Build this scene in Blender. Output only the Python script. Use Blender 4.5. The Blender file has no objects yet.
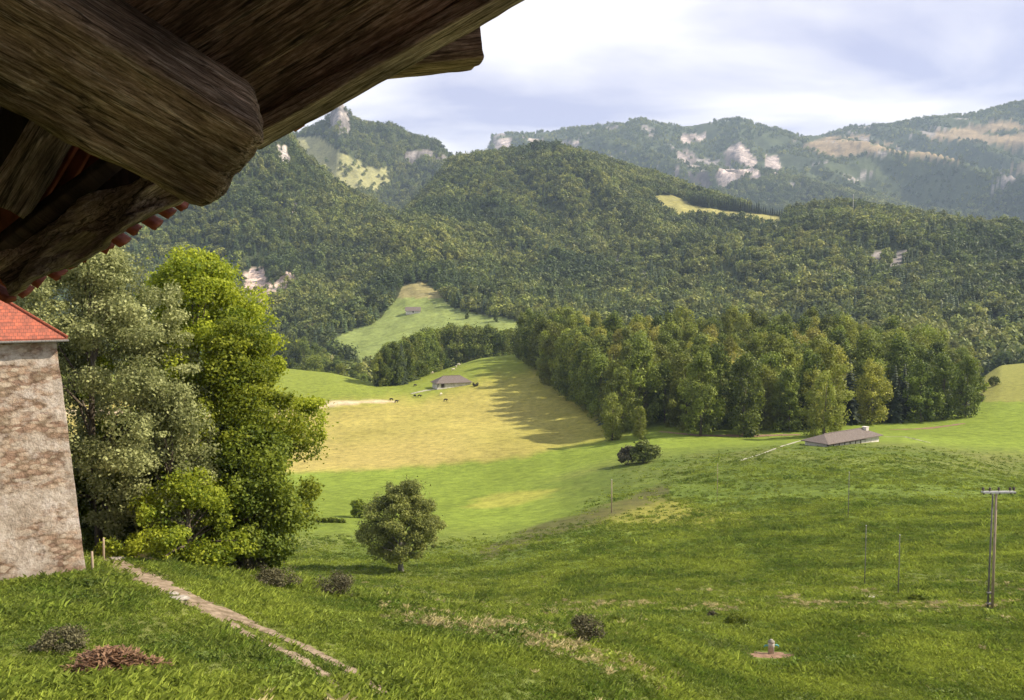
import bpy, math, random
import numpy as np
from mathutils import Vector, Matrix

R = math.radians
rng = np.random.default_rng(7)
random.seed(7)
scene = bpy.context.scene
col = scene.collection

# ------------------------------------------------------------------ camera model
F = 880.0
PITCH = math.atan(60.0 / F)
CP, SP = math.cos(PITCH), math.sin(PITCH)

def ray(u, v):
    """pixel -> (X/Y, Z/Y)"""
    du = (np.asarray(u, float) - 512) / F
    dv = (350 - np.asarray(v, float)) / F
    y = CP + dv * SP
    z = -SP + dv * CP
    return du / y, z / y

def P(u, v, Y):
    a, t = ray(u, v)
    return Vector((float(a) * Y, Y, float(t) * Y))

def proj(X, Y, Z):
    Yc = np.maximum(Y, 1e-3)
    f = Yc * CP - Z * SP
    up = Yc * SP + Z * CP
    f = np.maximum(f, 1e-3)
    return 512 + F * X / f, 350 - F * up / f

# ------------------------------------------------------------------ noise
def _hash(ix, iy, seed):
    h = (ix.astype(np.int64) * 374761393 + iy.astype(np.int64) * 668265263 + seed * 1442695041) & 0xFFFFFFFF
    h = ((h ^ (h >> 13)) * 1274126177) & 0xFFFFFFFF
    h = h ^ (h >> 16)
    return (h & 0xFFFF) / 65535.0

def vnoise(x, y, seed=0):
    ix, iy = np.floor(x), np.floor(y)
    fx, fy = x - ix, y - iy
    fx = fx * fx * (3 - 2 * fx); fy = fy * fy * (3 - 2 * fy)
    a = _hash(ix, iy, seed); b = _hash(ix + 1, iy, seed)
    c = _hash(ix, iy + 1, seed); d = _hash(ix + 1, iy + 1, seed)
    return (a * (1 - fx) + b * fx) * (1 - fy) + (c * (1 - fx) + d * fx) * fy

def fbm(x, y, scale, oct=4, seed=0):
    s = 0; amp = 1; tot = 0; f = 1.0 / scale
    for k in range(oct):
        s = s + amp * vnoise(x * f + 17.3 * k, y * f - 9.1 * k, seed + k)
        tot += amp; amp *= 0.5; f *= 2.03
    return s / tot * 2 - 1

def ridged(x, y, scale, oct=4, seed=0):
    s = 0; amp = 1; tot = 0; f = 1.0 / scale
    for k in range(oct):
        n = 1 - np.abs(vnoise(x * f + 3.7 * k, y * f + 5.9 * k, seed + k) * 2 - 1)
        s = s + amp * n; tot += amp; amp *= 0.5; f *= 2.1
    return s / tot * 2 - 1

# ------------------------------------------------------------------ relief, as key lines (u, v, distance)
KEYS = [
    [(-300, 0, 8, -9.5), (1324, 0, 8, -12.0)],
    [(-300, 735, 23), (0, 730, 24), (300, 722, 26), (500, 712, 29), (600, 702, 33), (750, 700, 45), (1024, 700, 48), (1324, 700, 50)],
    [(-300, 570, 45), (0, 572, 45), (86, 566, 46), (150, 556, 51), (250, 576, 54), (350, 600, 52), (450, 620, 46), (560, 650, 40), (620, 674, 38), (700, 680, 46), (769, 655, 60), (900, 635, 64), (1024, 625, 70), (1324, 625, 72)],
    [(-300, 590, 90), (0, 590, 90), (300, 592, 92), (400, 598, 96), (480, 606, 104), (560, 606, 100), (640, 608, 88), (820, 602, 88), (1024, 600, 84), (1324, 600, 84)],
    [(-300, 560, 150), (200, 555, 150), (300, 558, 145), (402, 572, 130), (500, 583, 122), (640, 580, 112), (864, 583, 104), (1024, 575, 100), (1324, 570, 100)],
    [(-300, 520, 210), (300, 515, 200), (400, 525, 190), (500, 540, 165), (611, 513, 178), (717, 505, 175), (848, 517, 150), (1024, 515, 145), (1324, 515, 150)],
    [(-300, 480, 290), (300, 472, 300), (440, 467, 298), (480, 470, 284), (520, 478, 262), (560, 486, 240), (640, 476, 232), (700, 464, 240), (780, 452, 246), (850, 446, 254), (900, 446, 258), (1024, 462, 250), (1324, 480, 240)],
    [(-300, 440, 380), (280, 430, 380), (440, 424, 385), (560, 440, 340), (620, 437, 322), (660, 430, 325), (760, 433, 330), (860, 426, 338), (970, 418, 348), (1024, 412, 352), (1324, 410, 360)],
    [(-300, 385, 520), (200, 373, 520), (280, 369, 520), (330, 374, 500), (375, 387, 475), (400, 383, 500), (440, 372, 545), (480, 358, 580), (530, 353, 600), (620, 362, 540), (700, 360, 530), (800, 362, 530), (900, 376, 500), (970, 388, 480), (1000, 366, 560), (1100, 360, 560), (1324, 360, 560)],
    [(-300, 392, 720), (280, 394, 720), (400, 396, 720), (520, 385, 750), (640, 385, 720), (900, 388, 700), (1024, 372, 740), (1324, 380, 720)],
    [(-300, 350, 950), (280, 352, 930), (340, 349, 900), (400, 350, 880), (520, 332, 900), (600, 342, 900), (800, 344, 860), (1024, 344, 830), (1324, 344, 830)],
    [(-300, 290, 1300), (200, 296, 1300), (300, 302, 1250), (360, 305, 1220), (415, 284, 1250), (460, 292, 1250), (520, 296, 1230), (650, 290, 1200), (800, 282, 1150), (1024, 286, 1080), (1324, 290, 1080)],
    [(-300, 100, 1900), (0, 105, 1900), (200, 112, 1900), (270, 130, 1900), (288, 142, 1900), (305, 163, 1950), (340, 192, 1950), (375, 216, 1950), (400, 226, 1950), (425, 197, 2100), (450, 168, 2200), (480, 158, 2200), (510, 153, 2200), (545, 151, 2200), (600, 165, 2150), (660, 184, 2100), (700, 199, 2000), (740, 211, 1850), (780, 217, 1750), (815, 213, 1680), (850, 212, 1650), (920, 224, 1560), (1000, 238, 1480), (1324, 270, 1400)],
    [(-300, 180, 2600), (200, 180, 2600), (300, 205, 2650), (400, 245, 2700), (440, 222, 2700), (500, 200, 2800), (700, 250, 2500), (1024, 285, 2200), (1324, 300, 2200)],
    [(-300, 210, 3600), (220, 170, 3600), (280, 145, 3600), (295, 142, 3600), (312, 138, 3600), (326, 134, 3600), (331, 128, 3600), (336, 119, 3600), (340, 118, 3600), (344, 124, 3600), (348, 129, 3600), (353, 135, 3600), (372, 136, 3600), (392, 138, 3600), (405, 146, 3600), (420, 152, 3550), (440, 156, 3550), (448, 163, 3500), (458, 178, 3500), (480, 190, 3500), (560, 215, 3500), (700, 248, 3300), (1024, 262, 3000), (1324, 270, 3000)],
    [(-300, 250, 4600), (300, 235, 4600), (450, 220, 4600), (560, 212, 4400), (700, 222, 4300), (850, 222, 4100), (1024, 228, 3900), (1324, 240, 3800)],
    [(-300, 210, 6500), (300, 200, 6500), (450, 185, 6400), (486, 162, 6200), (492, 141, 6200), (500, 138, 6200), (560, 139, 6200), (600, 134, 6200), (640, 128, 6200), (665, 134, 6200), (700, 134, 6100), (740, 130, 6000), (758, 137, 6000), (800, 143, 6200), (830, 138, 6300), (850, 132, 6300), (900, 128, 6300), (960, 121, 6300), (1000, 114, 6300), (1100, 100, 6300), (1324, 110, 6300)],
    [(-300, 240, 9500), (1324, 240, 9500)],
]
AG = np.linspace(-1.6, 1.6, 6401)
KY, KT = [], []
for i, k in enumerate(KEYS):
    k = [tuple(q) for q in k]
    if len(k[0]) == 4:
        a = np.array([-1.0, 1.0]); yy = np.array([q[2] for q in k], float); tt = np.array([q[3] / q[2] for q in k])
    else:
        a, tt = ray([q[0] for q in k], [q[1] for q in k]); yy = np.array([q[2] for q in k], float)
    y_ = np.interp(AG, a, yy); t_ = np.interp(AG, a, tt)
    w = {14: 3, 16: 5}.get(i, 31)
    ker = np.hanning(w + 2)[1:-1]; ker /= ker.sum(); pad = w // 2
    t_ = np.convolve(np.pad(t_, pad, mode='edge'), ker, 'valid')
    ker = np.hanning(63); ker /= ker.sum()
    y_ = np.convolve(np.pad(y_, 31, mode='edge'), ker, 'valid')
    KY.append(y_); KT.append(t_)

def H0(X, Y):
    X = np.asarray(X, float); Y = np.asarray(Y, float)
    shp = X.shape; X = X.ravel(); Y = Y.ravel()
    out = np.empty_like(X)
    for s in range(0, len(X), 150000):
        out[s:s + 150000] = _H0(X[s:s + 150000], Y[s:s + 150000])
    return out.reshape(shp)

def _H0(X, Y):
    A = np.clip(X / np.maximum(Y, 22.0), -1.55, 1.55)
    K = len(KY); n = len(X)
    kx = np.empty((K, n)); kz = np.empty((K, n))
    for k in range(K):
        kx[k] = np.interp(A, AG, KY[k]); kz[k] = kx[k] * np.interp(A, AG, KT[k])
    h = np.diff(kx, axis=0); d = np.diff(kz, axis=0) / h
    m = np.zeros((K, n))
    same = d[:-1] * d[1:] > 0
    w1 = 2 * h[1:] + h[:-1]; w2 = h[1:] + 2 * h[:-1]
    with np.errstate(divide='ignore', invalid='ignore'):
        mm = (w1 + w2) / (w1 / d[:-1] + w2 / d[1:])
    m[1:-1] = np.where(same, mm, 0)
    # terrain below the crest of the fields is not flattened at each key: blend with plain average
    avg = (d[:-1] * h[1:] + d[1:] * h[:-1]) / (h[1:] + h[:-1])
    m[1:-1] = 0.75 * m[1:-1] + 0.25 * np.clip(avg, -0.5, 0.5)
    m[0] = d[0]; m[-1] = d[-1]
    idx = np.clip((kx <= Y).sum(axis=0) - 1, 0, K - 2)
    j = np.arange(n)
    x0 = kx[idx, j]; hh = h[idx, j]; t = np.clip((Y - x0) / hh, 0, 1)
    z0 = kz[idx, j]; z1 = kz[idx + 1, j]; m0 = m[idx, j]; m1 = m[idx + 1, j]
    t2 = t * t; t3 = t2 * t
    z = (2*t3-3*t2+1)*z0 + (t3-2*t2+t)*hh*m0 + (-2*t3+3*t2)*z1 + (t3-t2)*hh*m1
    # relief noise, smaller on the crests
    near = np.min(np.abs(kx - Y[None]) / np.maximum(kx, 60.0), axis=0)
    # crest lines that must stay where they are
    c12 = np.abs(np.interp(A, AG, KY[12]) - Y) / 700.0
    c14 = np.abs(np.interp(A, AG, KY[14]) - Y) / 900.0
    c16 = np.abs(np.interp(A, AG, KY[16]) - Y) / 1500.0
    wc = np.clip(np.minimum(np.minimum(c12, c14), c16), 0.0, 1.0)
    mt = np.clip((Y - 900) / 500.0, 0, 1)
    far = np.clip((Y - 2700) / 800.0, 0, 1)
    z = z + mt * (0.15 + 0.85 * wc) * ((1 - far) * (105 * ridged(X + 0.25 * Y, Y * 0.28, 470, 5, 3)) + far * 270 * ridged(X + 0.3 * Y, Y * 0.3, 800, 6, 11))
    z = z + mt * 5 * fbm(X, Y, 60, 3, 5)
    crag = np.clip(1 - np.abs(Y - 3580) / 330.0, 0, 1)
    uu, _ = A * F + 512, 0
    crag = crag * (np.clip(1 - np.abs(uu - 339) / 16.0, 0, 1) + 0.8 * np.clip(1 - np.abs(uu - 426) / 30.0, 0, 1) + 0.15)
    z = z + crag * (34 * ridged(X, Y, 55, 4, 77) + 2)
    mid = np.clip((Y - 60) / 60.0, 0, 1) * (1 - mt)
    z = z + mid * (1.2 * fbm(X, Y, 55, 3, 21))
    nr = np.clip((Y - 6) / 15.0, 0, 1) * np.clip((130 - Y) / 60.0, 0, 1)
    z = z + nr * (0.30 * fbm(X, Y, 7, 3, 31))
    kn = np.clip((Y - 70) / 30.0, 0, 1) * np.clip((330 - Y) / 60.0, 0, 1)
    z = z + kn * 0.16 * fbm(X, Y, 5, 3, 41)
    return z

def H(x, y):
    return float(H0(np.array([x]), np.array([y]))[0])

YM = np.concatenate([np.geomspace(14, 700, 900), np.geomspace(702, 7000, 700)])
def gp(u, v, ymin=14, ymax=9000):
    """point where the sight line of a photo pixel meets the relief"""
    a, t = ray(u, v)
    ys = YM[(YM >= ymin) & (YM <= ymax)]
    z = H0(a * ys, ys)
    hit = np.nonzero(z >= t * ys)[0]
    i = hit[0] if len(hit) else len(ys) - 1
    y = ys[i]
    return Vector((float(a) * y, float(y), float(z[i])))

# ------------------------------------------------------------------ object helpers
def tag(o, label=None, cat=None, group=None, kind=None):
    if label: o['label'] = label
    if cat: o['category'] = cat
    if group: o['group'] = group
    if kind: o['kind'] = kind
    return o

def mesh_np(name, V, Fq, mat=None, smooth=False, attrs=None):
    V = np.asarray(V, np.float32); Fq = np.asarray(Fq, np.int32)
    me = bpy.data.meshes.new(name)
    me.vertices.add(len(V)); me.vertices.foreach_set('co', V.ravel())
    nf, k = Fq.shape
    me.loops.add(nf * k); me.loops.foreach_set('vertex_index', Fq.ravel())
    me.polygons.add(nf)
    me.polygons.foreach_set('loop_start', np.arange(0, nf * k, k, dtype=np.int32))
    try: me.polygons.foreach_set('loop_total', np.full(nf, k, np.int32))
    except Exception: pass
    if attrs:
        for n_, arr in attrs.items():
            arr = np.asarray(arr, np.float32)
            if arr.ndim == 2:
                at = me.attributes.new(n_, 'FLOAT_COLOR', 'POINT'); at.data.foreach_set('color', arr.ravel())
            else:
                at = me.attributes.new(n_, 'FLOAT', 'POINT'); at.data.foreach_set('value', arr)
    me.update(calc_edges=True)
    if smooth: me.polygons.foreach_set('use_smooth', np.ones(nf, bool))
    if mat: me.materials.append(mat)
    return me

def link(name, me, parent=None, loc=None):
    o = bpy.data.objects.new(name, me); col.objects.link(o)
    if parent: o.parent = parent
    if loc is not None: o.location = loc
    return o

def empty(name, loc, rz=0.0):
    o = bpy.data.objects.new(name, None); col.objects.link(o)
    o.location = loc; o.rotation_euler = (0, 0, rz); o.empty_display_size = 0.5
    return o

def copy_tree(o, kids, parent=None):
    c = o.copy(); col.objects.link(c); c.parent = parent
    for ch in kids.get(o.name, []):
        copy_tree(ch, kids, c)
    return c

class MB:
    def __init__(s): s.V = []; s.F = []
    def add(s, vs, fs):
        b = len(s.V); s.V += [tuple(v) for v in vs]; s.F += [tuple(b + i for i in f) for f in fs]
    def box(s, c, d, rz=0, M=None):
        x, y, z = d[0] / 2, d[1] / 2, d[2] / 2
        vs = [Vector((sx * x, sy * y, sz * z)) for sz in (-1, 1) for sx, sy in ((-1, -1), (1, -1), (1, 1), (-1, 1))]
        M = M or (Matrix.Translation(c) @ Matrix.Rotation(rz, 4, 'Z'))
        s.add([M @ v for v in vs], [(3, 2, 1, 0), (4, 5, 6, 7), (0, 1, 5, 4), (1, 2, 6, 5), (2, 3, 7, 6), (3, 0, 4, 7)])
    def tube(s, pts, rad, n=8, cap=True, rot=0.0):
        pts = [Vector(p) for p in pts]; m = len(pts)
        rings = []
        for i, p in enumerate(pts):
            t = (pts[min(i + 1, m - 1)] - pts[max(i - 1, 0)]).normalized()
            ref = Vector((0, 0, 1)) if abs(t.z) < 0.9 else Vector((1, 0, 0))
            a = t.cross(ref).normalized(); b = t.cross(a)
            r = rad[i] if hasattr(rad, '__len__') else rad
            rings.append([p + (a * math.cos(rot + 2 * math.pi * k / n) + b * math.sin(rot + 2 * math.pi * k / n)) * r for k in range(n)])
        fs = []
        for i in range(m - 1):
            for k in range(n):
                fs.append((i * n + k, i * n + (k + 1) % n, (i + 1) * n + (k + 1) % n, (i + 1) * n + k))
        if cap:
            fs.append(tuple(reversed(range(n)))); fs.append(tuple((m - 1) * n + k for k in range(n)))
        s.add([v for r_ in rings for v in r_], fs)
    def slab(s, q, th, nrm=None):
        q = [Vector(p) for p in q]
        if nrm is None: nrm = (q[1] - q[0]).cross(q[3] - q[0]).normalized()
        off = Vector(nrm) * th
        s.add(q + [p + off for p in q], [(3, 2, 1, 0), (4, 5, 6, 7), (0, 1, 5, 4), (1, 2, 6, 5), (2, 3, 7, 6), (3, 0, 4, 7)])
    def build(s, name, mat, parent=None, smooth=False, bevel=0, fix=True):
        me = bpy.data.meshes.new(name); me.from_pydata([tuple(v) for v in s.V], [], s.F)
        if fix:
            import bmesh
            bm = bmesh.new(); bm.from_mesh(me); bmesh.ops.recalc_face_normals(bm, faces=bm.faces); bm.to_mesh(me); bm.free()
        me.update()
        if smooth:
            for p in me.polygons: p.use_smooth = True
        me.materials.append(mat)
        o = link(name, me, parent)
        if bevel:
            b = o.modifiers.new('bevel', 'BEVEL'); b.width = bevel; b.segments = 2
        return o

# ------------------------------------------------------------------ materials
def new_mat(name):
    m = bpy.data.materials.new(name); m.use_nodes = True
    nt = m.node_tree
    return m, nt, nt.nodes['Principled BSDF']

def N(nt, typ, **kw):
    n = nt.nodes.new(typ)
    for k, v in kw.items():
        if k.startswith('i_'): n.inputs[k[2:].replace('_', ' ')].default_value = v
        else: setattr(n, k, v)
    return n

def ramp(nt, fac, stops):
    r = nt.nodes.new('ShaderNodeValToRGB')
    e = r.color_ramp.elements
    while len(e) < len(stops): e.new(0.5)
    for q, (p_, c_) in zip(e, stops):
        q.position = p_; q.color = (*c_, 1) if len(c_) == 3 else c_
    nt.links.new(fac, r.inputs['Fac'])
    return r.outputs['Color']

def noise(nt, scale, detail=5, rough=0.6, coord='Object', vec_scale=None):
    tc = nt.nodes.new('ShaderNodeTexCoord')
    n = nt.nodes.new('ShaderNodeTexNoise'); n.inputs['Scale'].default_value = scale
    n.inputs['Detail'].default_value = detail; n.inputs['Roughness'].default_value = rough
    src = tc.outputs[coord]
    if vec_scale:
        mp = nt.nodes.new('ShaderNodeMapping'); mp.inputs['Scale'].default_value = vec_scale
        nt.links.new(src, mp.inputs['Vector']); src = mp.outputs['Vector']
    nt.links.new(src, n.inputs['Vector'])
    return n.outputs['Fac']

def mixc(nt, fac, a, b, typ='MIX'):
    m = nt.nodes.new('ShaderNodeMix'); m.data_type = 'RGBA'; m.blend_type = typ
    for sock, val in ((m.inputs[0], fac), (m.inputs[6], a), (m.inputs[7], b)):
        if isinstance(val, bpy.types.NodeSocket): nt.links.new(val, sock)
        elif isinstance(val, (int, float)): sock.default_value = val
        else: sock.default_value = (*val, 1)
    return m.outputs[2]

def bump(nt, bs, height, strength=0.5, dist=0.05):
    b = nt.nodes.new('ShaderNodeBump'); b.inputs['Strength'].default_value = strength
    b.inputs['Distance'].default_value = dist
    nt.links.new(height, b.inputs['Height']); nt.links.new(b.outputs['Normal'], bs.inputs['Normal'])

def simple_mat(name, c1, c2, scale=3, rough=0.9, bs_=0.4, bd=0.02, detail=6, vec_scale=None, lo=0.35, hi=0.65):
    m, nt, bs = new_mat(name)
    f = noise(nt, scale, detail, 0.65, 'Object', vec_scale)
    c = ramp(nt, f, [(lo, c1), (hi, c2)])
    nt.links.new(c, bs.inputs['Base Color']); bs.inputs['Roughness'].default_value = rough
    bs.inputs['Specular IOR Level'].default_value = 0.2
    if bs_: bump(nt, bs, f, bs_, bd)
    return m

def leaf_mat(name, dark, light, tip=None, trans=0.35, var=0.5, patch=None):
    """leaf colour: per-leaf tint attribute plus a tint of each tree of its own"""
    m, nt, bs = new_mat(name)
    at = nt.nodes.new('ShaderNodeAttribute'); at.attribute_name = 'tint'
    oi = nt.nodes.new('ShaderNodeObjectInfo')
    c = mixc(nt, at.outputs['Fac'], dark, light)
    if tip is not None:
        mr = N(nt, 'ShaderNodeMapRange'); mr.inputs[1].default_value = 0.35; mr.inputs[2].default_value = 1.0
        mr.inputs[3].default_value = 0; mr.inputs[4].default_value = var
        nt.links.new(oi.outputs['Random'], mr.inputs[0])
        c = mixc(nt, mr.outputs[0], c, tip)
    if patch:      # plants of another kind in patches a few metres wide
        pn = nt.nodes.new('ShaderNodeTexNoise'); pn.inputs['Scale'].default_value = patch[0]; pn.inputs['Detail'].default_value = 4; pn.inputs['Roughness'].default_value = 0.6
        mpn = nt.nodes.new('ShaderNodeMapping'); mpn.inputs['Scale'].default_value = (0.7, 1.0, 1.0)
        nt.links.new(oi.outputs['Location'], mpn.inputs[0]); nt.links.new(mpn.outputs[0], pn.inputs['Vector'])
        pf = ramp(nt, pn.outputs['Fac'], [(0.42, (0, 0, 0)), (0.60, (1, 1, 1))])
        c = mixc(nt, pf, c, mixc(nt, at.outputs['Fac'], patch[1], patch[2]))
    mr2 = N(nt, 'ShaderNodeMath', operation='MULTIPLY_ADD'); mr2.inputs[1].default_value = 0.7; mr2.inputs[2].default_value = 0.68
    sn = N(nt, 'ShaderNodeMath', operation='FRACT'); mu = N(nt, 'ShaderNodeMath', operation='MULTIPLY'); mu.inputs[1].default_value = 37.7
    nt.links.new(oi.outputs['Random'], mu.inputs[0]); nt.links.new(mu.outputs[0], sn.inputs[0]); nt.links.new(sn.outputs[0], mr2.inputs[0])
    cb = N(nt, 'ShaderNodeCombineColor')
    for k in range(3): nt.links.new(mr2.outputs[0], cb.inputs[k])
    c = mixc(nt, 1.0, c, cb.outputs[0], 'MULTIPLY')
    nt.links.new(c, bs.inputs['Base Color']); bs.inputs['Roughness'].default_value = 0.6
    bs.inputs['Specular IOR Level'].default_value = 0.25
    tr = nt.nodes.new('ShaderNodeBsdfTranslucent'); nt.links.new(c, tr.inputs['Color'])
    mx = nt.nodes.new('ShaderNodeMixShader'); mx.inputs[0].default_value = trans
    nt.links.new(bs.outputs[0], mx.inputs[1]); nt.links.new(tr.outputs[0], mx.inputs[2])
    nt.links.new(mx.outputs[0], nt.nodes['Material Output'].inputs['Surface'])
    return m

# ground: cover colour from the sheet, broken up by noise
def ground_mat(name, sc, bd, far=False):
    m, nt, bs = new_mat(name)
    at = nt.nodes.new('ShaderNodeAttribute'); at.attribute_name = 'cover'
    n1 = noise(nt, sc, 8, 0.7); n2 = noise(nt, sc * 9, 6, 0.7)
    v1 = ramp(nt, n1, [(0.25, (0.55,) * 3), (0.5, (1.0,) * 3), (0.75, (1.45, 1.4, 1.3))])
    v2 = ramp(nt, n2, [(0.25, (0.6,) * 3), (0.75, (1.4,) * 3)])
    c = mixc(nt, 1.0, at.outputs['Color'], v1, 'MULTIPLY')
    c = mixc(nt, 1.0, c, v2, 'MULTIPLY')
    if far:     # bedding and clefts of the rock, down the fall line
        n3 = noise(nt, sc * 2.6, 8, 0.78, 'Object', (1.0, 1.0, 0.30))
        v3 = ramp(nt, n3, [(0.38, (0.42, 0.42, 0.46)), (0.50, (0.95,) * 3), (0.62, (1.40, 1.38, 1.35))])
        sb = nt.nodes.new('ShaderNodeSeparateColor'); nt.links.new(at.outputs['Color'], sb.inputs[0])
        mk_ = N(nt, 'ShaderNodeMapRange'); mk_.inputs[1].default_value = 0.10; mk_.inputs[2].default_value = 0.18; nt.links.new(sb.outputs[2], mk_.inputs[0])
        c = mixc(nt, mk_.outputs[0], c, mixc(nt, 1.0, c, v3, 'MULTIPLY'))
    nt.links.new(c, bs.inputs['Base Color']); bs.inputs['Roughness'].default_value = 1.0
    bs.inputs['Specular IOR Level'].default_value = 0.05
    bump(nt, bs, n2 if not far else n1, 0.6, bd)
    return m

def wood_mat(name, c1, c2, c3, sx=1.0):
    """weathered timber, grain along local X"""
    m, nt, bs = new_mat(name)
    g = noise(nt, 9.0, 9, 0.72, 'Object', (0.7 * sx, 9, 9))
    b = noise(nt, 2.6, 5, 0.6, 'Object', (0.8, 1.6, 1.6))
    fine = noise(nt, 90, 6, 0.8, 'Object', (0.22, 2.4, 2.4))
    c = ramp(nt, g, [(0.30, c1), (0.5, c2), (0.70, c3)])
    st = ramp(nt, b, [(0.36, (0.30, 0.27, 0.25)), (0.60, (1.35, 1.3, 1.25))])
    c = mixc(nt, 1.0, c, st, 'MULTIPLY')
    fc = ramp(nt, fine, [(0.38, (0.38,) * 3), (0.60, (1.25,) * 3)])
    c = mixc(nt, 1.0, c, fc, 'MULTIPLY')
    ck = noise(nt, 5.0, 3, 0.55, 'Object', (0.30, 5, 5))
    cr = ramp(nt, ck, [(0.475, (1, 1, 1)), (0.497, (0.12, 0.10, 0.09)), (0.503, (0.12, 0.10, 0.09)), (0.525, (1, 1, 1))])
    c = mixc(nt, 0.85, c, cr, 'MULTIPLY')
    tcw = nt.nodes.new('ShaderNodeTexCoord'); vk = nt.nodes.new('ShaderNodeTexVoronoi'); vk.inputs['Scale'].default_value = 2.3
    mk = nt.nodes.new('ShaderNodeMapping'); mk.inputs['Scale'].default_value = (0.75, 1.6, 1.6); nt.links.new(tcw.outputs['Object'], mk.inputs[0]); nt.links.new(mk.outputs[0], vk.inputs['Vector'])
    kn_ = ramp(nt, vk.outputs['Distance'], [(0.03, (0.10, 0.08, 0.07)), (0.07, (0.55, 0.45, 0.38)), (0.12, (1, 1, 1))])
    c = mixc(nt, 0.9, c, kn_, 'MULTIPLY')
    nt.links.new(c, bs.inputs['Base Color']); bs.inputs['Roughness'].default_value = 0.85
    bs.inputs['Specular IOR Level'].default_value = 0.25
    ad = N(nt, 'ShaderNodeMath', operation='MULTIPLY_ADD'); ad.inputs[1].default_value = 0.5
    nt.links.new(fine, ad.inputs[0]); nt.links.new(g, ad.inputs[2])
    bump(nt, bs, ad.outputs[0], 0.9, 0.02)
    return m

M_ground = ground_mat('meadow_turf', 0.35, 0.10)
M_hill = ground_mat('hill_ground', 0.02, 3.0, True)
M_mount = ground_mat('mountain_ground', 0.012, 9.0, True)
M_bark = simple_mat('bark', (0.05, 0.04, 0.03), (0.14, 0.115, 0.085), 6, 0.95, 0.8, 0.03, 6, (1, 1, 0.25))
M_palebark = simple_mat('pale_bark', (0.12, 0.11, 0.09), (0.28, 0.26, 0.22), 6, 0.95, 0.8, 0.03, 6, (1, 1, 0.25))
M_maple = leaf_mat('maple_leaves', (0.09, 0.14, 0.012), (0.38, 0.42, 0.035), None, 0.52)
M_mapledark = leaf_mat('maple_leaves_deep', (0.06, 0.10, 0.012), (0.25, 0.30, 0.03), None, 0.45)
M_silver = leaf_mat('silvery_leaves', (0.12, 0.14, 0.045), (0.38, 0.40, 0.17), None, 0.4)
M_lime = leaf_mat('pear_leaves', (0.10, 0.125, 0.03), (0.42, 0.45, 0.12), None, 0.48)
M_beech = leaf_mat('beech_leaves', (0.026, 0.050, 0.009), (0.20, 0.255, 0.036), (0.34, 0.33, 0.05), 0.34, 0.35)
M_gold = leaf_mat('turning_leaves', (0.13, 0.145, 0.02), (0.42, 0.42, 0.07), (0.45, 0.38, 0.10), 0.4, 0.4)
M_spruce = leaf_mat('spruce_needles', (0.014, 0.024, 0.009), (0.035, 0.052, 0.016), None, 0.1)
M_far1 = leaf_mat('far_broadleaf', (0.07, 0.098, 0.022), (0.23, 0.265, 0.055), (0.34, 0.32, 0.075), 0.35, 0.5, (0.006, (0.03, 0.05, 0.016), (0.11, 0.15, 0.036)))
M_far2 = leaf_mat('far_conifer', (0.020, 0.038, 0.014), (0.07, 0.105, 0.034), (0.10, 0.13, 0.035), 0.15, 0.4)
M_shrub = leaf_mat('shrub_leaves', (0.05, 0.07, 0.015), (0.17, 0.20, 0.045), None, 0.3)
M_drybush = leaf_mat('dry_shrub_leaves', (0.05, 0.045, 0.025), (0.15, 0.14, 0.065), None, 0.2)
M_fern = leaf_mat('dead_bracken', (0.10, 0.058, 0.034), (0.24, 0.145, 0.085), None, 0.25)
M_grass = leaf_mat('grass_blades', (0.055, 0.10, 0.012), (0.16, 0.225, 0.03), (0.22, 0.23, 0.06), 0.42, 0.4, (0.14, (0.14, 0.185, 0.022), (0.33, 0.39, 0.06)))
M_straw = leaf_mat('dry_grass', (0.32, 0.27, 0.12), (0.52, 0.46, 0.24), None, 0.35)
M_dirt = simple_mat('bare_earth', (0.12, 0.09, 0.055), (0.30, 0.235, 0.165), 2.2, 1.0, 0.8, 0.05)
M_reddirt = simple_mat('red_earth', (0.14, 0.085, 0.055), (0.28, 0.18, 0.12), 2.2, 1.0, 0.8, 0.05)
M_gravel = simple_mat('pale_gravel', (0.24, 0.24, 0.16), (0.42, 0.40, 0.31), 1.5, 1.0, 0.3, 0.03)
M_stone = simple_mat('pale_stone', (0.18, 0.16, 0.13), (0.36, 0.33, 0.28), 4, 0.95, 0.6, 0.03)
M_beam = wood_mat('hewn_beam', (0.075, 0.045, 0.03), (0.32, 0.225, 0.16), (0.74, 0.62, 0.51))
M_board = wood_mat('brown_board', (0.07, 0.042, 0.03), (0.33, 0.22, 0.165), (0.68, 0.53, 0.44))
M_greyboard = wood_mat('grey_board', (0.10, 0.06, 0.042), (0.38, 0.29, 0.23), (0.72, 0.61, 0.53))
M_tile = simple_mat('clay_tile', (0.14, 0.035, 0.018), (0.30, 0.09, 0.05), 9, 0.85, 0.5, 0.004)
M_pole = simple_mat('pole_wood', (0.22, 0.17, 0.12), (0.42, 0.34, 0.25), 3, 0.9, 0.4, 0.01, 6, (6, 6, 0.6))
M_polegrey = simple_mat('pole_grey', (0.10, 0.095, 0.09), (0.22, 0.21, 0.19), 3, 0.9, 0.4, 0.01, 6, (6, 6, 0.6))
M_metal = simple_mat('galvanised', (0.35, 0.35, 0.35), (0.55, 0.55, 0.54), 8, 0.5, 0.1, 0.002)
M_ceram = simple_mat('dark_insulator', (0.03, 0.02, 0.018), (0.07, 0.045, 0.04), 8, 0.3, 0)
M_white = simple_mat('limewash', (0.42, 0.39, 0.33), (0.68, 0.65, 0.58), 1.2, 0.95, 0.3, 0.03)
M_shingle = simple_mat('old_shingle', (0.075, 0.060, 0.052), (0.20, 0.170, 0.150), 2.0, 0.95, 0.5, 0.05, 6, (1, 4, 4))
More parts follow.
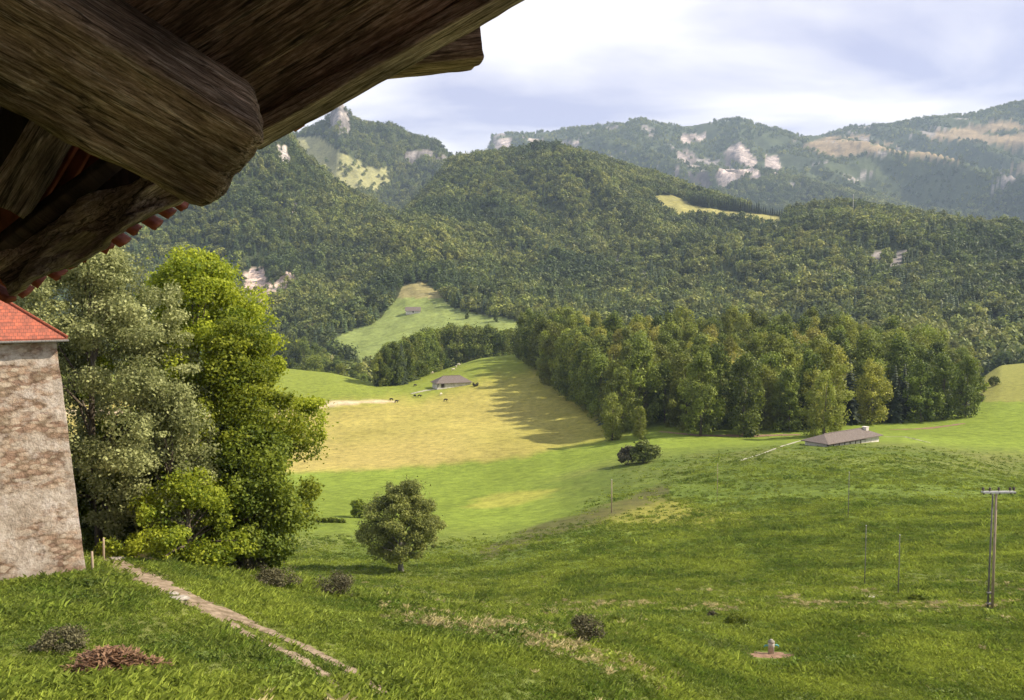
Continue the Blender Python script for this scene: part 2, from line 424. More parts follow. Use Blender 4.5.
M_darkwood = simple_mat('dark_planks', (0.025, 0.018, 0.013), (0.08, 0.055, 0.04), 3, 0.9, 0.4, 0.03, 6, (8, 8, 0.5))
M_cow = simple_mat('black_hide', (0.008, 0.007, 0.007), (0.03, 0.022, 0.018), 2, 0.7, 0)
M_cowpale = simple_mat('cream_hide', (0.45, 0.38, 0.28), (0.70, 0.64, 0.54), 2, 0.7, 0)
M_conc = simple_mat('stained_concrete', (0.38, 0.32, 0.26), (0.62, 0.56, 0.48), 5, 0.9, 0.4, 0.01)
M_blue = simple_mat('blue_green_paint', (0.08, 0.25, 0.24), (0.14, 0.38, 0.36), 6, 0.6, 0)

# rendered rubble wall with patches where the stone shows
def wall_mat():
    m, nt, bs = new_mat('rubble_wall')
    big = noise(nt, 0.9, 6, 0.65); mid = noise(nt, 5, 6, 0.7)
    plaster = ramp(nt, big, [(0.3, (0.26, 0.21, 0.16)), (0.5, (0.40, 0.34, 0.28)), (0.7, (0.50, 0.44, 0.39))])
    tc = nt.nodes.new('ShaderNodeTexCoord'); vo = nt.nodes.new('ShaderNodeTexVoronoi'); vo.inputs['Scale'].default_value = 2.6
    mp = nt.nodes.new('ShaderNodeMapping'); mp.inputs['Scale'].default_value = (1, 1, 1.9)
    nt.links.new(tc.outputs['Object'], mp.inputs[0]); nt.links.new(mp.outputs[0], vo.inputs['Vector'])
    sc_ = N(nt, 'ShaderNodeSeparateColor'); nt.links.new(vo.outputs['Color'], sc_.inputs[0])
    stone = ramp(nt, sc_.outputs[0], [(0.0, (0.20, 0.12, 0.08)), (0.5, (0.36, 0.25, 0.17)), (1.0, (0.46, 0.38, 0.29))])
    edge = ramp(nt, vo.outputs['Distance'], [(0.0, (1.05,) * 3), (0.45, (0.95,) * 3), (0.7, (0.5, 0.47, 0.42))])
    stone = mixc(nt, 1.0, stone, edge, 'MULTIPLY')
    tc2 = nt.nodes.new('ShaderNodeSeparateXYZ'); nt.links.new(tc.outputs['Object'], tc2.inputs[0])
    band = noise(nt, 0.55, 5, 0.7, 'Object', (0.8, 0.8, 1.3))
    f = ramp(nt, band, [(0.46, (0, 0, 0)), (0.56, (0.95, 0.95, 0.95))])
    c = mixc(nt, f, plaster, stone)
    dirt = ramp(nt, mid, [(0.3, (0.62, 0.58, 0.54)), (0.55, (1.05,) * 3)])
    c = mixc(nt, 1.0, c, dirt, 'MULTIPLY')
    nt.links.new(c, bs.inputs['Base Color']); bs.inputs['Roughness'].default_value = 0.95
    bump(nt, bs, mid, 0.9, 0.08)
    return m
M_wall = wall_mat()

def roof_mat():
    m, nt, bs = new_mat('red_tiles')
    tc = nt.nodes.new('ShaderNodeTexCoord')
    br = nt.nodes.new('ShaderNodeTexBrick'); br.inputs['Scale'].default_value = 1.0
    br.inputs['Brick Width'].default_value = 0.18; br.inputs['Row Height'].default_value = 0.16; br.inputs['Mortar Size'].default_value = 0.008
    br.inputs['Color1'].default_value = (0.36, 0.095, 0.05, 1); br.inputs['Color2'].default_value = (0.24, 0.075, 0.045, 1); br.inputs['Mortar'].default_value = (0.08, 0.03, 0.02, 1)
    mp = nt.nodes.new('ShaderNodeMapping'); mp.inputs['Rotation'].default_value = (R(90), 0, 0)
    nt.links.new(tc.outputs['Object'], mp.inputs[0]); nt.links.new(mp.outputs[0], br.inputs['Vector'])
    n = noise(nt, 3, 5, 0.6)
    c = mixc(nt, 1.0, br.outputs['Color'], ramp(nt, n, [(0.3, (0.7,) * 3), (0.7, (1.3, 1.2, 1.1))]), 'MULTIPLY')
    nt.links.new(c, bs.inputs['Base Color']); bs.inputs['Roughness'].default_value = 0.8
    bump(nt, bs, br.outputs['Fac'], -0.4, 0.02)
    return m
M_redroof = roof_mat()

M_quoin = simple_mat('quoin_stone', (0.26, 0.19, 0.13), (0.46, 0.38, 0.30), 1.6, 0.95, 0.7, 0.04)

# ------------------------------------------------------------------ land cover, painted on the sheet
def inpoly(u, v, poly):
    inside = np.zeros(u.shape, bool)
    n = len(poly)
    for i in range(n):
        x0, y0 = poly[i]; x1, y1 = poly[(i + 1) % n]
        if y0 == y1: continue
        c = ((y0 > v) != (y1 > v)) & (u < (x1 - x0) * (v - y0) / (y1 - y0) + x0)
        inside ^= c
    return inside

POLY = dict(
    mead_mid=[(326, 342), (345, 333), (375, 322), (388, 310), (396, 300), (404, 285), (420, 282), (438, 290), (450, 306), (475, 314), (500, 318), (530, 324), (545, 345), (500, 350), (420, 372), (350, 366), (330, 356)],
    mead_peak=[(284, 140), (300, 136), (320, 138), (334, 148), (352, 158), (366, 166), (390, 172), (389, 186), (370, 192), (345, 196), (326, 190), (310, 180), (292, 162)],
    mead_shoulder=[(312, 168), (330, 172), (352, 176), (386, 168), (388, 182), (372, 190), (350, 194), (325, 188)],
    mead_m=[(652, 197), (672, 195), (690, 204), (718, 208), (745, 211), (788, 212), (784, 223), (748, 223), (705, 221), (680, 217), (660, 210)],
    rock_l=[(243, 272), (262, 268), (272, 285), (290, 268), (299, 278), (290, 300), (274, 312), (256, 308), (241, 304)],
    alp_r=[(800, 146), (830, 136), (870, 135), (870, 146), (900, 136), (960, 128), (1010, 120), (1040, 130), (1040, 175), (985, 160), (930, 158), (880, 150), (850, 158), (820, 154)],
    alp_r2=[(958, 155), (1040, 158), (1040, 176), (990, 168)],
)
def cover_colour(X, Y, Z):
    """base colour of the ground itself: kinds of grass, rock, forest floor"""
    u, v = proj(X, Y, Z)
    nu = 3.0 * fbm(X / np.maximum(Y, 30) * 900, Z / np.maximum(Y, 30) * 900, 14, 4, 61)
    nv = 3.0 * fbm(X / np.maximum(Y, 30) * 900, Z / np.maximum(Y, 30) * 900, 14, 4, 71)
    C = np.zeros((len(X), 3))
    n1 = fbm(X, Y, 22, 4, 81)[:, None]; n2 = fbm(X, Y, 6, 4, 91)[:, None]; n3 = fbm(X, Y * 0.6, 60, 3, 95)[:, None]
    green = np.array([0.095, 0.130, 0.028]); olive = np.array([0.14, 0.15, 0.045]); bright = np.array([0.150, 0.200, 0.032])
    gold = np.array([0.315, 0.265, 0.085]); pale = np.array([0.20, 0.19, 0.085]); yell = np.array([0.24, 0.235, 0.05])
    def mix(C, c, w): return C * (1 - w) + c * w
    ss = lambda x, a, b: (lambda t: t * t * (3 - 2 * t))(np.clip((x - a) / (b - a), 0, 1))
    C[:] = green
    C = mix(C, olive, np.clip(0.35 + 0.9 * n1 + 0.5 * n2, 0, 0.8))
    u1, v1 = u[:, None], v[:, None]; Y1 = Y[:, None]
    nu1, nv1 = nu[:, None], nv[:, None]
    # knoll on the right: tufty grass, darkened to stand in for its shaded face
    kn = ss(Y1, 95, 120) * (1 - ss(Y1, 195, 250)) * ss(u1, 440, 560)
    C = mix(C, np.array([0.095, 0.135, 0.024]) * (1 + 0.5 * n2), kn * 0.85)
    # pale hay strip along the terrace and the foot of the slope
    lane = np.exp(-((v1 - (604 + 0.004 * (700 - u1))) / 7.0) ** 2) * ss(u1, 300, 420) * (Y1 > 70) * (Y1 < 130)
    C = mix(C, pale, np.clip(lane * (0.55 + 0.5 * n2), 0, 0.8))
    lane2 = np.exp(-((v1 - 588) / 10.0) ** 2) * (Y1 > 75) * (Y1 < 150)
    C = mix(C, pale * 0.85, np.clip(lane2 * (0.45 + 0.5 * n1), 0, 0.6))
    # bright meadow in the valley and behind the knoll
    br = ss(Y1, 150, 200) * (1 - ss(u1, 500, 620)) + ss(Y1, 250, 285)
    C = mix(C, bright * (1 + 0.25 * n1), np.clip(br, 0, 1) * (Y1 < 720))
    # dry golden pasture across the valley
    edge = np.interp(u, [200, 300, 440, 520, 600, 640], [475, 472, 466, 458, 442, 436])[:, None] + nv1
    top = np.interp(u, [200, 290, 330, 380, 430, 500, 560], [395, 396, 402, 398, 392, 372, 362])[:, None] + 2 * nv1
    g = ss(edge - v1, -3, 5) * (1 - ss(u1 + nu1, 600, 640)) * (Y1 > 240) * (Y1 < 640)
    C = mix(C, yell * (1 + 0.2 * n1), g * 0.9)
    gg = g * ss(v1 - top, -4, 16)
    fade = np.interp(u, [280, 430, 520, 600], [0.95, 0.8, 0.42, 0.15])[:, None]
    C = mix(C, gold * (1 + 0.25 * n1 + 0.15 * n2), np.clip(gg * (fade + 0.45 * n3), 0, 1))
    C = mix(C, bright, g * (1 - ss(v1 - top, -8, 10)) * 0.75)
    # sandy cut across it
    sy = np.interp(u, [280, 300, 330, 350, 390], [412, 409, 404, 402, 401])
    sw = np.interp(u, [280, 300, 340, 360, 392, 396], [3.5, 4.5, 3.2, 2.0, 1.2, 0.0])
    s = np.clip(1 - np.abs(v + 0.35 * nv - sy) / np.maximum(sw, 0.01), 0, 1) * (u < 395) * (Y > 350) * (Y < 640)
    C = mix(C, np.array([0.50, 0.40, 0.27]), np.clip(s[:, None] * 2.0, 0, 0.9))
    # yellow patches; the first two paint sunlit spots into the grass colour
    for (cu, cv, ru, rv, a_, col_) in ((512, 498, 40, 6.5, -0.14, yell * 1.15), (642, 513, 46, 15, -0.1, yell), (690, 517, 60, 12, 0.1, yell * 0.85), (370, 455, 70, 12, 0, gold)):
        du = (u1 - cu); dv = (v1 - cv) - a_ * du
        C = mix(C, col_, np.clip(1.5 - (du / ru) ** 2 - (dv / rv) ** 2 + 1.0 * n2 + 0.5 * n1, 0, 1) * 0.75 * (Y1 < 640))
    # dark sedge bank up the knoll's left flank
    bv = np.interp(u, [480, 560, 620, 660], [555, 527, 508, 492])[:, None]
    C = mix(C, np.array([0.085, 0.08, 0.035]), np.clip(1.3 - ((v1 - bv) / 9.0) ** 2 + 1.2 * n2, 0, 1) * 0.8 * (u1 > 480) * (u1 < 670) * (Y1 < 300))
    # leaf litter at the foot of the wood
    # hills
    hill = ss(Y1, 640, 700)
    floor = np.array([0.045, 0.055, 0.022])
    C = mix(C, floor * (1 + 0.4 * n1), hill)
    U = u + nu; Vv = v + nv * 0.7
    m = inpoly(U, Vv, POLY['mead_mid']) & (Y > 800) & (Y < 1500)
    C[m] = (np.array([0.17, 0.21, 0.065]) * (1 + 0.2 * n1[m]))
    m2 = m & (v < 298)
    C[m2] = np.array([0.23, 0.205, 0.09])
    m = inpoly(U, Vv, [(340, 306), (358, 304), (366, 314), (352, 320), (338, 318)]) & (Y > 1100) & (Y < 1500)
    C[m] = np.array([0.22, 0.17, 0.10])
    m = inpoly(U * 0.6 + u * 0.4, Vv * 0.6 + v * 0.4, POLY['mead_m']) & (Y > 1500) & (Y < 2300)
    C[m] = np.array([0.25, 0.235, 0.085])
    m = (inpoly(U, Vv, POLY['mead_peak']) | inpoly(U, Vv, POLY['mead_shoulder'])) & (Y > 2700) & (Y < 4200)
    C[m] = np.array([0.25, 0.245, 0.11]) * (1 + 0.2 * fbm(X, Y, 80, 3, 5)[m][:, None])
    rk = np.array([0.33, 0.30, 0.28])
    rn = fbm(X * 2.2, Z * 0.9 + Y * 0.3, 35, 4, 15) - 0.9 * np.clip(fbm(X * 3.0, Z * 0.8 + Y * 0.2, 40, 3, 16), 0, 1)
    m = inpoly(U, Vv, POLY['rock_l']) & (Y > 900) & (Y < 2200)
    C[m] = rk * np.array([1.30, 1.13, 1.0]) * (1 + 0.7 * rn[m][:, None])
    # summit crags
    m = (Y > 3100) & (Y < 3900) & (((u > 329 + 0.4 * nu) & (u < 350 + 0.4 * nu) & (v + 0.8 * nv < 133)) | inpoly(U, Vv, [(404, 152), (420, 148), (442, 151), (449, 160), (440, 163), (420, 160), (410, 168), (402, 165)]))
    m &= (fbm(X, Z * 1.4 + Y * 0.2, 45, 4, 18) > -0.12) | ((v < 131) & (u < 352))
    C[m] = rk * 0.62 * (1 + 1.2 * rn[m][:, None])
    for poly in ([(276, 145), (286, 146), (291, 163), (284, 166)], [(290, 205), (297, 203), (300, 214), (292, 216)]):
        m = inpoly(U, Vv, poly) & (Y > 1200) & (Y < 2300); C[m] = rk * (1 + 0.4 * rn[m][:, None])
    # far range: steep rock shows, alps above
    far = Y > 4000
    m = far.copy()
    C[m] = np.array([0.06, 0.075, 0.035])
    big = fbm(X, Y, 420, 4, 19)
    rn = np.where(far, 1.25 * fbm(X * 2.4 + Z * 0.5, Z * 0.8, 150, 4, 25) - 0.7 * np.clip(fbm(X * 3.0, Z * 0.6, 130, 3, 26), 0, 1), rn)
    m = far & (inpoly(U, Vv, POLY['alp_r']) | inpoly(U, Vv, POLY['alp_r2'])) & (fbm(X * 0.8 + Y * 0.6, Y * 0.25, 260, 4, 29) > -0.25)
    C[m] = np.array([0.26, 0.20, 0.12])
    cliffs = [[(492, 138), (520, 138), (522, 144), (512, 150), (490, 152)], [(525, 139), (548, 138), (545, 147), (530, 148)],
              [(676, 150), (690, 152), (700, 165), (712, 184), (706, 190), (690, 180), (662, 172), (680, 165)],
              [(716, 176), (728, 150), (742, 142), (752, 150), (758, 160), (750, 172), (735, 183), (722, 188)], [(752, 168), (760, 172), (758, 182), (750, 180)],
              [(765, 156), (775, 155), (785, 170), (776, 176), (766, 168)], [(680, 134), (708, 133), (700, 146), (680, 142)], [(560, 140), (580, 140), (576, 150), (562, 148)]]
    for poly in cliffs:
        m = inpoly(U * 1.6 - u * 0.6, Vv * 1.6 - v * 0.6, poly) & (Y > 3800) & (rn + 0.6 * big > -0.5)
        C[m] = rk * np.array([0.98, 0.92, 0.90]) * np.clip(1 + 1.5 * rn[m][:, None], 0.3, 1.5)
    m = far & (fbm(X * 1.4, Z * 2.5, 150, 4, 39) > 0.42) & (v < 190)
    C[m] = rk * 0.75
    # crag above the right-hand wood and outcrops
    for poly, k in (([(870, 256), (878, 250), (884, 254), (880, 268), (872, 266)], 0.7), ([(884, 270), (898, 252), (908, 250), (904, 262), (892, 276), (884, 278)], 0.75), ([(812, 266), (826, 268), (824, 274), (810, 272)], 0.8), ([(684, 282), (700, 280), (704, 288), (690, 292)], 0.9), ([(640, 270), (648, 276), (644, 282)], 0.9), ([(664, 296), (676, 298), (676, 304), (664, 304)], 0.8), ([(618, 255), (632, 258), (630, 263), (616, 262)], 0.7)):
        m = inpoly(U * 0.4 + u * 0.6, Vv * 0.4 + v * 0.6, poly) & (Y > 900) & (Y < 2300); C[m] = rk * k * (1 + 0.3 * rn[m][:, None])
    m = inpoly(U, Vv, [(978, 366), (1060, 350), (1060, 402), (985, 402)]) & (Y > 380) & (Y < 640)
    C[m] = np.array([0.20, 0.205, 0.055])
    return np.clip(C, 0.005, 0.75)

A_in = np.linspace(-0.66, 0.66, 760)
A_out = np.geomspace(0.665, 1.5, 36)
AC = np.concatenate([-A_out[::-1], A_in, A_out])
YR = np.geomspace(6, 9540, 900) - 40
AA, YY = np.meshgrid(AC, YR)
XX = AA * (YY + 40)
ZZ = H0(XX, YY)
nr_, nc_ = XX.shape
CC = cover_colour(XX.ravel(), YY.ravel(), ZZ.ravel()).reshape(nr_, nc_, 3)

def sheet(name, r0, r1, mat, label):
    X = XX[r0:r1]; Y = YY[r0:r1]; Z = ZZ[r0:r1]; C = CC[r0:r1]
    n, m = X.shape
    V = np.stack([X, Y, Z], -1).reshape(-1, 3)
    i = np.arange(n * m).reshape(n, m)
    Fq = np.stack([i[:-1, :-1], i[:-1, 1:], i[1:, 1:], i[1:, :-1]], -1).reshape(-1, 4)
    me = mesh_np(name, V, Fq, mat, True, {'cover': np.concatenate([C.reshape(-1, 3), np.ones((n * m, 1))], 1)})
    o = link(name, me)
    tag(o, label, None, None, 'structure')
    return o
ra = int(np.searchsorted(YR, 690)); rb = int(np.searchsorted(YR, 2690))
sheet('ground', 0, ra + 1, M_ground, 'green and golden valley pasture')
sheet('hills', ra, rb + 1, M_hill, 'wooded hillsides beyond the pasture')
sheet('mountains', rb, nr_, M_mount, 'rocky far mountain range')

# ------------------------------------------------------------------ foliage
def leaf_cloud(cent, rad, n_per, size, rg, flat=0.75, out=0.6, tree_c=None, aspect=0.75, shell=0.45, jitter=0.35):
    """leaf-sized faces filling round clumps; returns V, F, tint"""
    cent = np.asarray(cent, float); rad = np.asarray(rad, float)
    n_each = np.maximum(3, (n_per * (rad / rad.mean()) ** 2).astype(int))
    idx = np.repeat(np.arange(len(cent)), n_each); n = len(idx)
    d = rg.normal(size=(n, 3)); d /= np.linalg.norm(d, axis=1)[:, None]
    r = rad[idx] * (shell + (1 - shell) * rg.random(n) ** 0.6) * (1 + rg.normal(size=n) * 0.10)
    stray = rg.random(n) < 0.14
    r = np.where(stray, r * (1.0 + 0.75 * rg.random(n)), r)
    axs = 1 + 0.32 * rg.normal(size=(len(cent), 3)); axs = np.clip(axs, 0.45, 1.7)
    off = d * r[:, None] * axs[idx]; off[:, 2] *= flat
    p = cent[idx] + off
    nrm = d * out + rg.normal(size=(n, 3)) * (1 - out) * 1.1; nrm[:, 2] += 0.25
    nrm /= np.linalg.norm(nrm, axis=1)[:, None]
    ref = rg.normal(size=(n, 3)); t1 = np.cross(nrm, ref); t1 /= np.linalg.norm(t1, axis=1)[:, None]
    t2 = np.cross(nrm, t1)
    s = size * (0.6 + 0.8 * rg.random(n)) * 0.5
    a = t1 * s[:, None]; b = t2 * (s * aspect)[:, None]
    # kite-shaped leaf sprays
    V = np.stack([p - a, p - b * 0.9 - a * 0.1, p + a, p + b * 0.9 + a * 0.15], 1).reshape(-1, 3)
    Fq = np.arange(4 * n).reshape(n, 4)
    ct = rg.random(len(cent))
    tint = np.clip(0.5 + (ct[idx] - 0.5) * 0.55 + rg.normal(size=n) * 0.22, 0, 1)
    return V, Fq, np.repeat(tint, 4)

def crown_points(rg, n, env, h0, h1, rmax, lob=0.25, squash=1.0):
    """clump centres: env(t) = relative radius of the crown at relative height t"""
    out = []
    ph = rg.random(6) * 6.28
    while len(out) < n:
        t = rg.random(); th = rg.random() * 6.283
        e = env(t) * rmax * (1 + lob * (0.6 * math.sin(2 * th + ph[0]) * math.cos(4 * t + ph[1]) + 0.6 * math.sin(5 * th + ph[2] + 3 * t) + 0.5 * math.sin(9 * th + ph[3] - 7 * t)))
        r = e * (0.25 + 0.75 * rg.random() ** 0.45)
        out.append((r * math.cos(th), r * math.sin(th) * squash, h0 + t * (h1 - h0)))
    return np.array(out)

def trunk_limbs(rg, h, r0, cents, nl, lean=0.0, start=0.25):
    mb = MB()
    pts = []; rad = []
    for k in range(9):
        t = k / 8
        pts.append((lean * t * h + math.sin(t * 4 + r0 * 9) * 0.02 * h, math.cos(t * 3) * 0.012 * h - 0.012 * h, t * h * 0.93 - (0.4 if k == 0 else 0)))
        rad.append(r0 * ((1 - t) ** 0.8 * 0.88 + 0.06) * (1.5 if k == 0 else 1))
    mb.tube(pts, rad, 8)
    if len(cents):
        order = rg.permutation(len(cents))[:nl]
        for i in order:
            c = Vector(cents[i]); hs = max(start * h, min(c.z - 0.18 * h, 0.85 * h)) * (0.7 + 0.3 * rg.random())
            tt = hs / (h * 0.93); s = Vector((lean * tt * h + math.sin(tt * 4 + r0 * 9) * 0.02 * h, math.cos(tt * 3) * 0.012 * h - 0.012 * h, hs))
            mdl = s.lerp(c, 0.5) + Vector((0, 0, 0.05 * h * (rg.random() - 0.2)))
            rr = r0 * 0.42 * (1 - tt * 0.6)
            mb.tube([s, mdl, c], [rr, rr * 0.6, rr * 0.2], 5, False)
    return mb

def env_round(t): return max(0.05, math.sin(math.pi * (0.10 + 0.86 * t)) ** 0.6)
def env_egg(t): return max(0.05, (math.sin(math.pi * min(1, 0.16 + 0.80 * t)) ** 0.7) * (1.1 - 0.25 * t))
def env_tall(t): return max(0.08, (1 - abs(t - 0.40) ** 2.2 * 2.3)) * (1 if t < 0.6 else 1.0 - 0.5 * (t - 0.6))
def env_cone(t): return max(0.03, (1 - t) ** 0.85)

def make_tree_meshes(seed, h, rmax, env, n_cl, cl_r, n_per, size, h0f, leafm, barkm, r0, nl=14, lob=0.25, flat=0.8, squash=1.0, out=0.6, shell=0.45):
    rg = np.random.default_rng(seed)
    cents = crown_points(rg, n_cl, env, h * h0f, h * 0.95, rmax, lob, squash)
    rad = cl_r * (0.5 + 1.0 * rg.random(len(cents)))
    V, Fq, tint = leaf_cloud(cents, rad, n_per, size, rg, flat, out, shell=shell)
    cm = mesh_np('crown', V, Fq, leafm, False, {'tint': tint})
    mb = trunk_limbs(rg, h * 0.93, r0, cents, nl)
    tm = bpy.data.meshes.new('trunk'); tm.from_pydata(mb.V, [], mb.F); tm.update(); tm.materials.append(barkm)
    for p in tm.polygons: p.use_smooth = True
    return cm, tm

def make_spruce_meshes(seed, h, rb, leafm, barkm, tiers=16, per=13, jag=0.25, h0f=0.04):
    rg = np.random.default_rng(seed)
    V = []; Fq = []; T = []
    for k in range(tiers):
        t = k / (tiers - 1); z = h * (h0f + (1 - h0f) * 0.97 * t)
        L = rb * (1 - t) ** 0.8 + 0.18
        n = max(5, int(per * (1 - 0.5 * t)))
        for j in range(n):
            th = 6.283 * (j + rg.random() * 0.7) / n; l = L * (1 + jag * rg.normal())
            w = 0.9 * L * 6.283 / n * 0.55 + 0.15
            d = np.array([math.cos(th), math.sin(th), 0]); s = np.array([-math.sin(th), math.cos(th), 0])
            up = np.array([0, 0, 1.0]); dz = -0.30 * l - 0.2
            p0 = up * (z + 0.35); p1 = d * l * 0.6 + s * w + up * (z + dz * 0.45 - 0.25 * w); p2 = d * l + up * (z + dz); p3 = d * l * 0.6 - s * w + up * (z + dz * 0.45 - 0.25 * w)
            pm = d * l * 0.62 + up * (z + dz * 0.35 + 0.12 * w)
            b = len(V); V += [p0, p1, p2, p3, pm]; Fq += [(b, b + 1, b + 4, b + 4), ]
            Fq.pop(); Fq += [(b, b + 1, b + 4), (b + 1, b + 2, b + 4), (b + 2, b + 3, b + 4), (b + 3, b, b + 4)]
            tv = np.clip(rg.normal() * 0.3 + 0.5, 0, 1); T += [tv * 0.6, tv, min(1, tv + 0.3), tv, tv]
    cm = mesh_np('crown', np.array(V), np.array(Fq), leafm, False, {'tint': np.array(T)})
    mb = MB(); mb.tube([(0, 0, -0.5), (0, 0, h * 0.5), (0, 0, h * 0.97)], [h * 0.014, h * 0.009, 0.02], 6)
    tm = bpy.data.meshes.new('trunk'); tm.from_pydata(mb.V, [], mb.F); tm.update(); tm.materials.append(barkm)
    return cm, tm

def place_tree(name, meshes, loc, label, cat, group=None, s=1.0, rz=None, sz=None):
    e = empty(name, loc, random.random() * 6.28 if rz is None else rz)
    e.scale = (s, s, s * (sz or 1.0))
    link('crown', meshes[0], e); link('trunk', meshes[1], e)
    tag(e, label, cat, group)
    return e

def G(x, y, dz=0.0): return Vector((x, y, H(x, y) + dz))
def xu(u, Y, v=400): return float(ray(u, v)[0]) * Y

# --- large trees at the left, beyond the castle slope
def big_tree(name, u, Y, vtop, wpx, env, leafm, label, cat, seed, h0f=0.1, base_dz=0, n_cl=150, clr=1.05, n_per=230, size=0.30, lob=0.3, barkm=None, r0=0.35, shell=0.5, flat=0.75, out=0.5):
    x = xu(u, Y); z = H(x, Y) + base_dz
    top = P(u, vtop, Y).z; h = top - z
    ms = make_tree_meshes(seed, h, wpx / 2 / F * Y, env, n_cl, clr, n_per, size, h0f, leafm, barkm or M_bark, r0, 26, lob, flat, 1.0, out, shell)
    return place_tree(name, ms, (x, Y, z), label, cat, None, 1.0, 0.0)
big_tree('silver_leaved_tree', 98, 57, 238, 205, env_egg, M_silver, 'tall grey-green tree just right of the stone tower', 'tree', 11, 0.14, 0, 290, 0.9, 420, 0.19, 0.3)
big_tree('silver_leaved_tree', 172, 55, 376, 80, env_round, M_silver, 'smaller pale grey-green tree in front of the bright maple', 'tree', 12, 0.12, 0, 90, 0.75, 330, 0.18, 0.4)
big_tree('maple_tree', 200, 64, 240, 180, env_egg, M_maple, 'tall bright yellow-green maple behind the grey-green trees', 'tree', 13, 0.10, 0, 230, 0.95, 420, 0.23, 0.42)
big_tree('maple_tree', 242, 60, 312, 105, env_tall, M_maple, 'yellow-green maple at the right edge of the left tree group', 'tree', 14, 0.06, 0, 150, 0.85, 380, 0.22, 0.28)
big_tree('maple_tree', 248, 57, 425, 88, env_round, M_mapledark, 'low deep green maple overlooking the golden pasture', 'tree', 15, 0.02, 0, 90, 0.9, 380, 0.22, 0.4)
big_tree('maple_tree', 186, 53, 478, 110, env_round, M_maple, 'low spreading bright maple at the top of the grassy bank', 'tree', 16, 0.02, 0, 75, 0.75, 330, 0.20, 0.4)
big_tree('dark_tree', 125, 60, 420, 120, env_round, M_mapledark, 'dark green undergrowth tree between tower and bright maples', 'tree', 17, 0.02, -0.5, 110, 1.0, 260, 0.3, 0.3)

# --- solitary tree in the valley
b = gp(402, 572, 100, 200)
ms = make_tree_meshes(31, (572 - 477) / F * b.y, 34 / F * b.y, lambda t: max(0.05, math.sin(math.pi * min(1, 0.13 + 0.80 * t)) ** 0.6 * (1.15 - 0.45 * t)), 170, 0.9, 330, 0.26, 0.20, M_lime, M_palebark, 0.42, 30, 0.30, 0.8, 1.0, 0.5, 0.5)
place_tree('pear_tree', ms, b, 'lone rounded pear tree on the valley meadow', 'tree', rz=0.4)

# --- bushes
def bush(name, u, v, w, hpx, leafm, label, seed, ymin=14, size=None, n_cl=26, n_per=120, cat='bush', squash=0.8, env=env_round, Y=None, group=None):
    b = gp(u, v, ymin) if Y is None else G(xu(u, Y, v), Y)
    px = b.y / F; r = w / 2 * px; h = hpx * px
    rg = np.random.default_rng(seed)
    cents = crown_points(rg, n_cl, env, h * 0.18, h * 0.8, r * 0.8, 0.3, squash)
    rad = 0.30 * min(r, h) * (0.7 + 0.6 * rg.random(len(cents)))
    V, Fq, tint = leaf_cloud(cents, rad, n_per, size or max(0.06, 2.0 * px), rg, 0.85, 0.45)
    e = empty(name, b, 0); tag(e, label, cat, group)
    link('foliage', mesh_np('foliage', V, Fq, leafm, False, {'tint': tint}), e)
    mb = MB()
    for k in range(9):
        c = Vector(cents[k]); mb.tube([(c.x * 0.1, c.y * 0.1, -0.15), c * 0.6 + Vector((0, 0, -0.05 * h)), c], [0.012 * h + 0.01, 0.008 * h + 0.008, 0.005], 5, False)
    mb.build('stems', M_bark, e, True)
    return e
bush('round_bush', 645, 463, 32, 25, M_shrub, 'rounded green bush below the wood edge, right of its grey-brown neighbour', 51, 250, n_cl=30)
bush('round_bush', 627, 465, 22, 20, M_drybush, 'small grey-brown bush touching the green one below the wood', 52, 250)
bush('round_bush', 655, 459, 10, 14, M_shrub, 'small green bush at the right side of the bush clump on the meadow', 152, 250)
bush('dark_bush', 359, 518, 19, 21, M_mapledark, 'dark round bush left of the lone tree, on the hedge line', 53, 120)
bush('dark_bush', 302, 522, 24, 24, M_shrub, 'grey-green bush beside the low maple, left end of the hedge line', 54, 120)
bush('bramble_hedge', 330, 523, 42, 4, M_mapledark, 'thin low bramble line crossing the meadow between two bushes', 55, 120, n_cl=60, squash=0.06)
bush('bramble_bush', 277, 592, 44, 19, M_drybush, 'low grey bramble bush on the edge of the grassy bank, left one', 56, 40, size=0.1, Y=51, n_cl=34)
bush('bramble_bush', 335, 601, 50, 24, M_drybush, 'spiky grey-brown bramble bush on the bank below the lone tree', 57, 40, size=0.1, Y=52, n_cl=34)
bush('bramble_bush', 581, 643, 42, 30, M_drybush, 'dark round bramble bush beside pale grass below the terrace', 58, 40, size=0.1)
bush('low_bramble', 735, 625, 30, 12, M_mapledark, 'flat dark bramble clump in the pasture above the water post', 59, 50, size=0.1)
bush('low_bramble', 712, 618, 12, 6, M_drybush, 'tiny dark bramble clump left of the flat bramble in the pasture', 60, 50, size=0.1)
bush('low_bramble', 616, 624, 12, 7, M_mapledark, 'tiny dark bramble tuft just right of the round bramble bush', 61, 50, size=0.1)
bush('low_bramble', 918, 600, 22, 5, M_mapledark, 'low dark weeds at the foot of the tall poles', 62, 50, size=0.1)
bush('dark_bush', 984, 392, 9, 12, M_mapledark, 'small dark bush on the far yellow slope right of the wood', 71, 380, size=0.7, n_cl=14, n_per=60)
bush('dark_bush', 994, 386, 13, 10, M_shrub, 'low green bush on the far yellow slope near the right edge', 72, 380, size=0.7, n_cl=14, n_per=60)
bush('dark_bush', 978, 402, 14, 9, M_drybush, 'brownish bush at the foot of the far yellow slope', 73, 380, size=0.7, n_cl=14, n_per=60)
bush('scrub', 240, 577, 60, 12, M_drybush, 'dry scrub at the foot of the bright maples', 63, 40, size=0.12, Y=55, n_cl=40)
bush('garden_bush', 208, 566, 60, 26, M_mapledark, 'dark bush under the tall maple at the top of the bank', 163, 40, size=0.2, Y=57, n_cl=40)

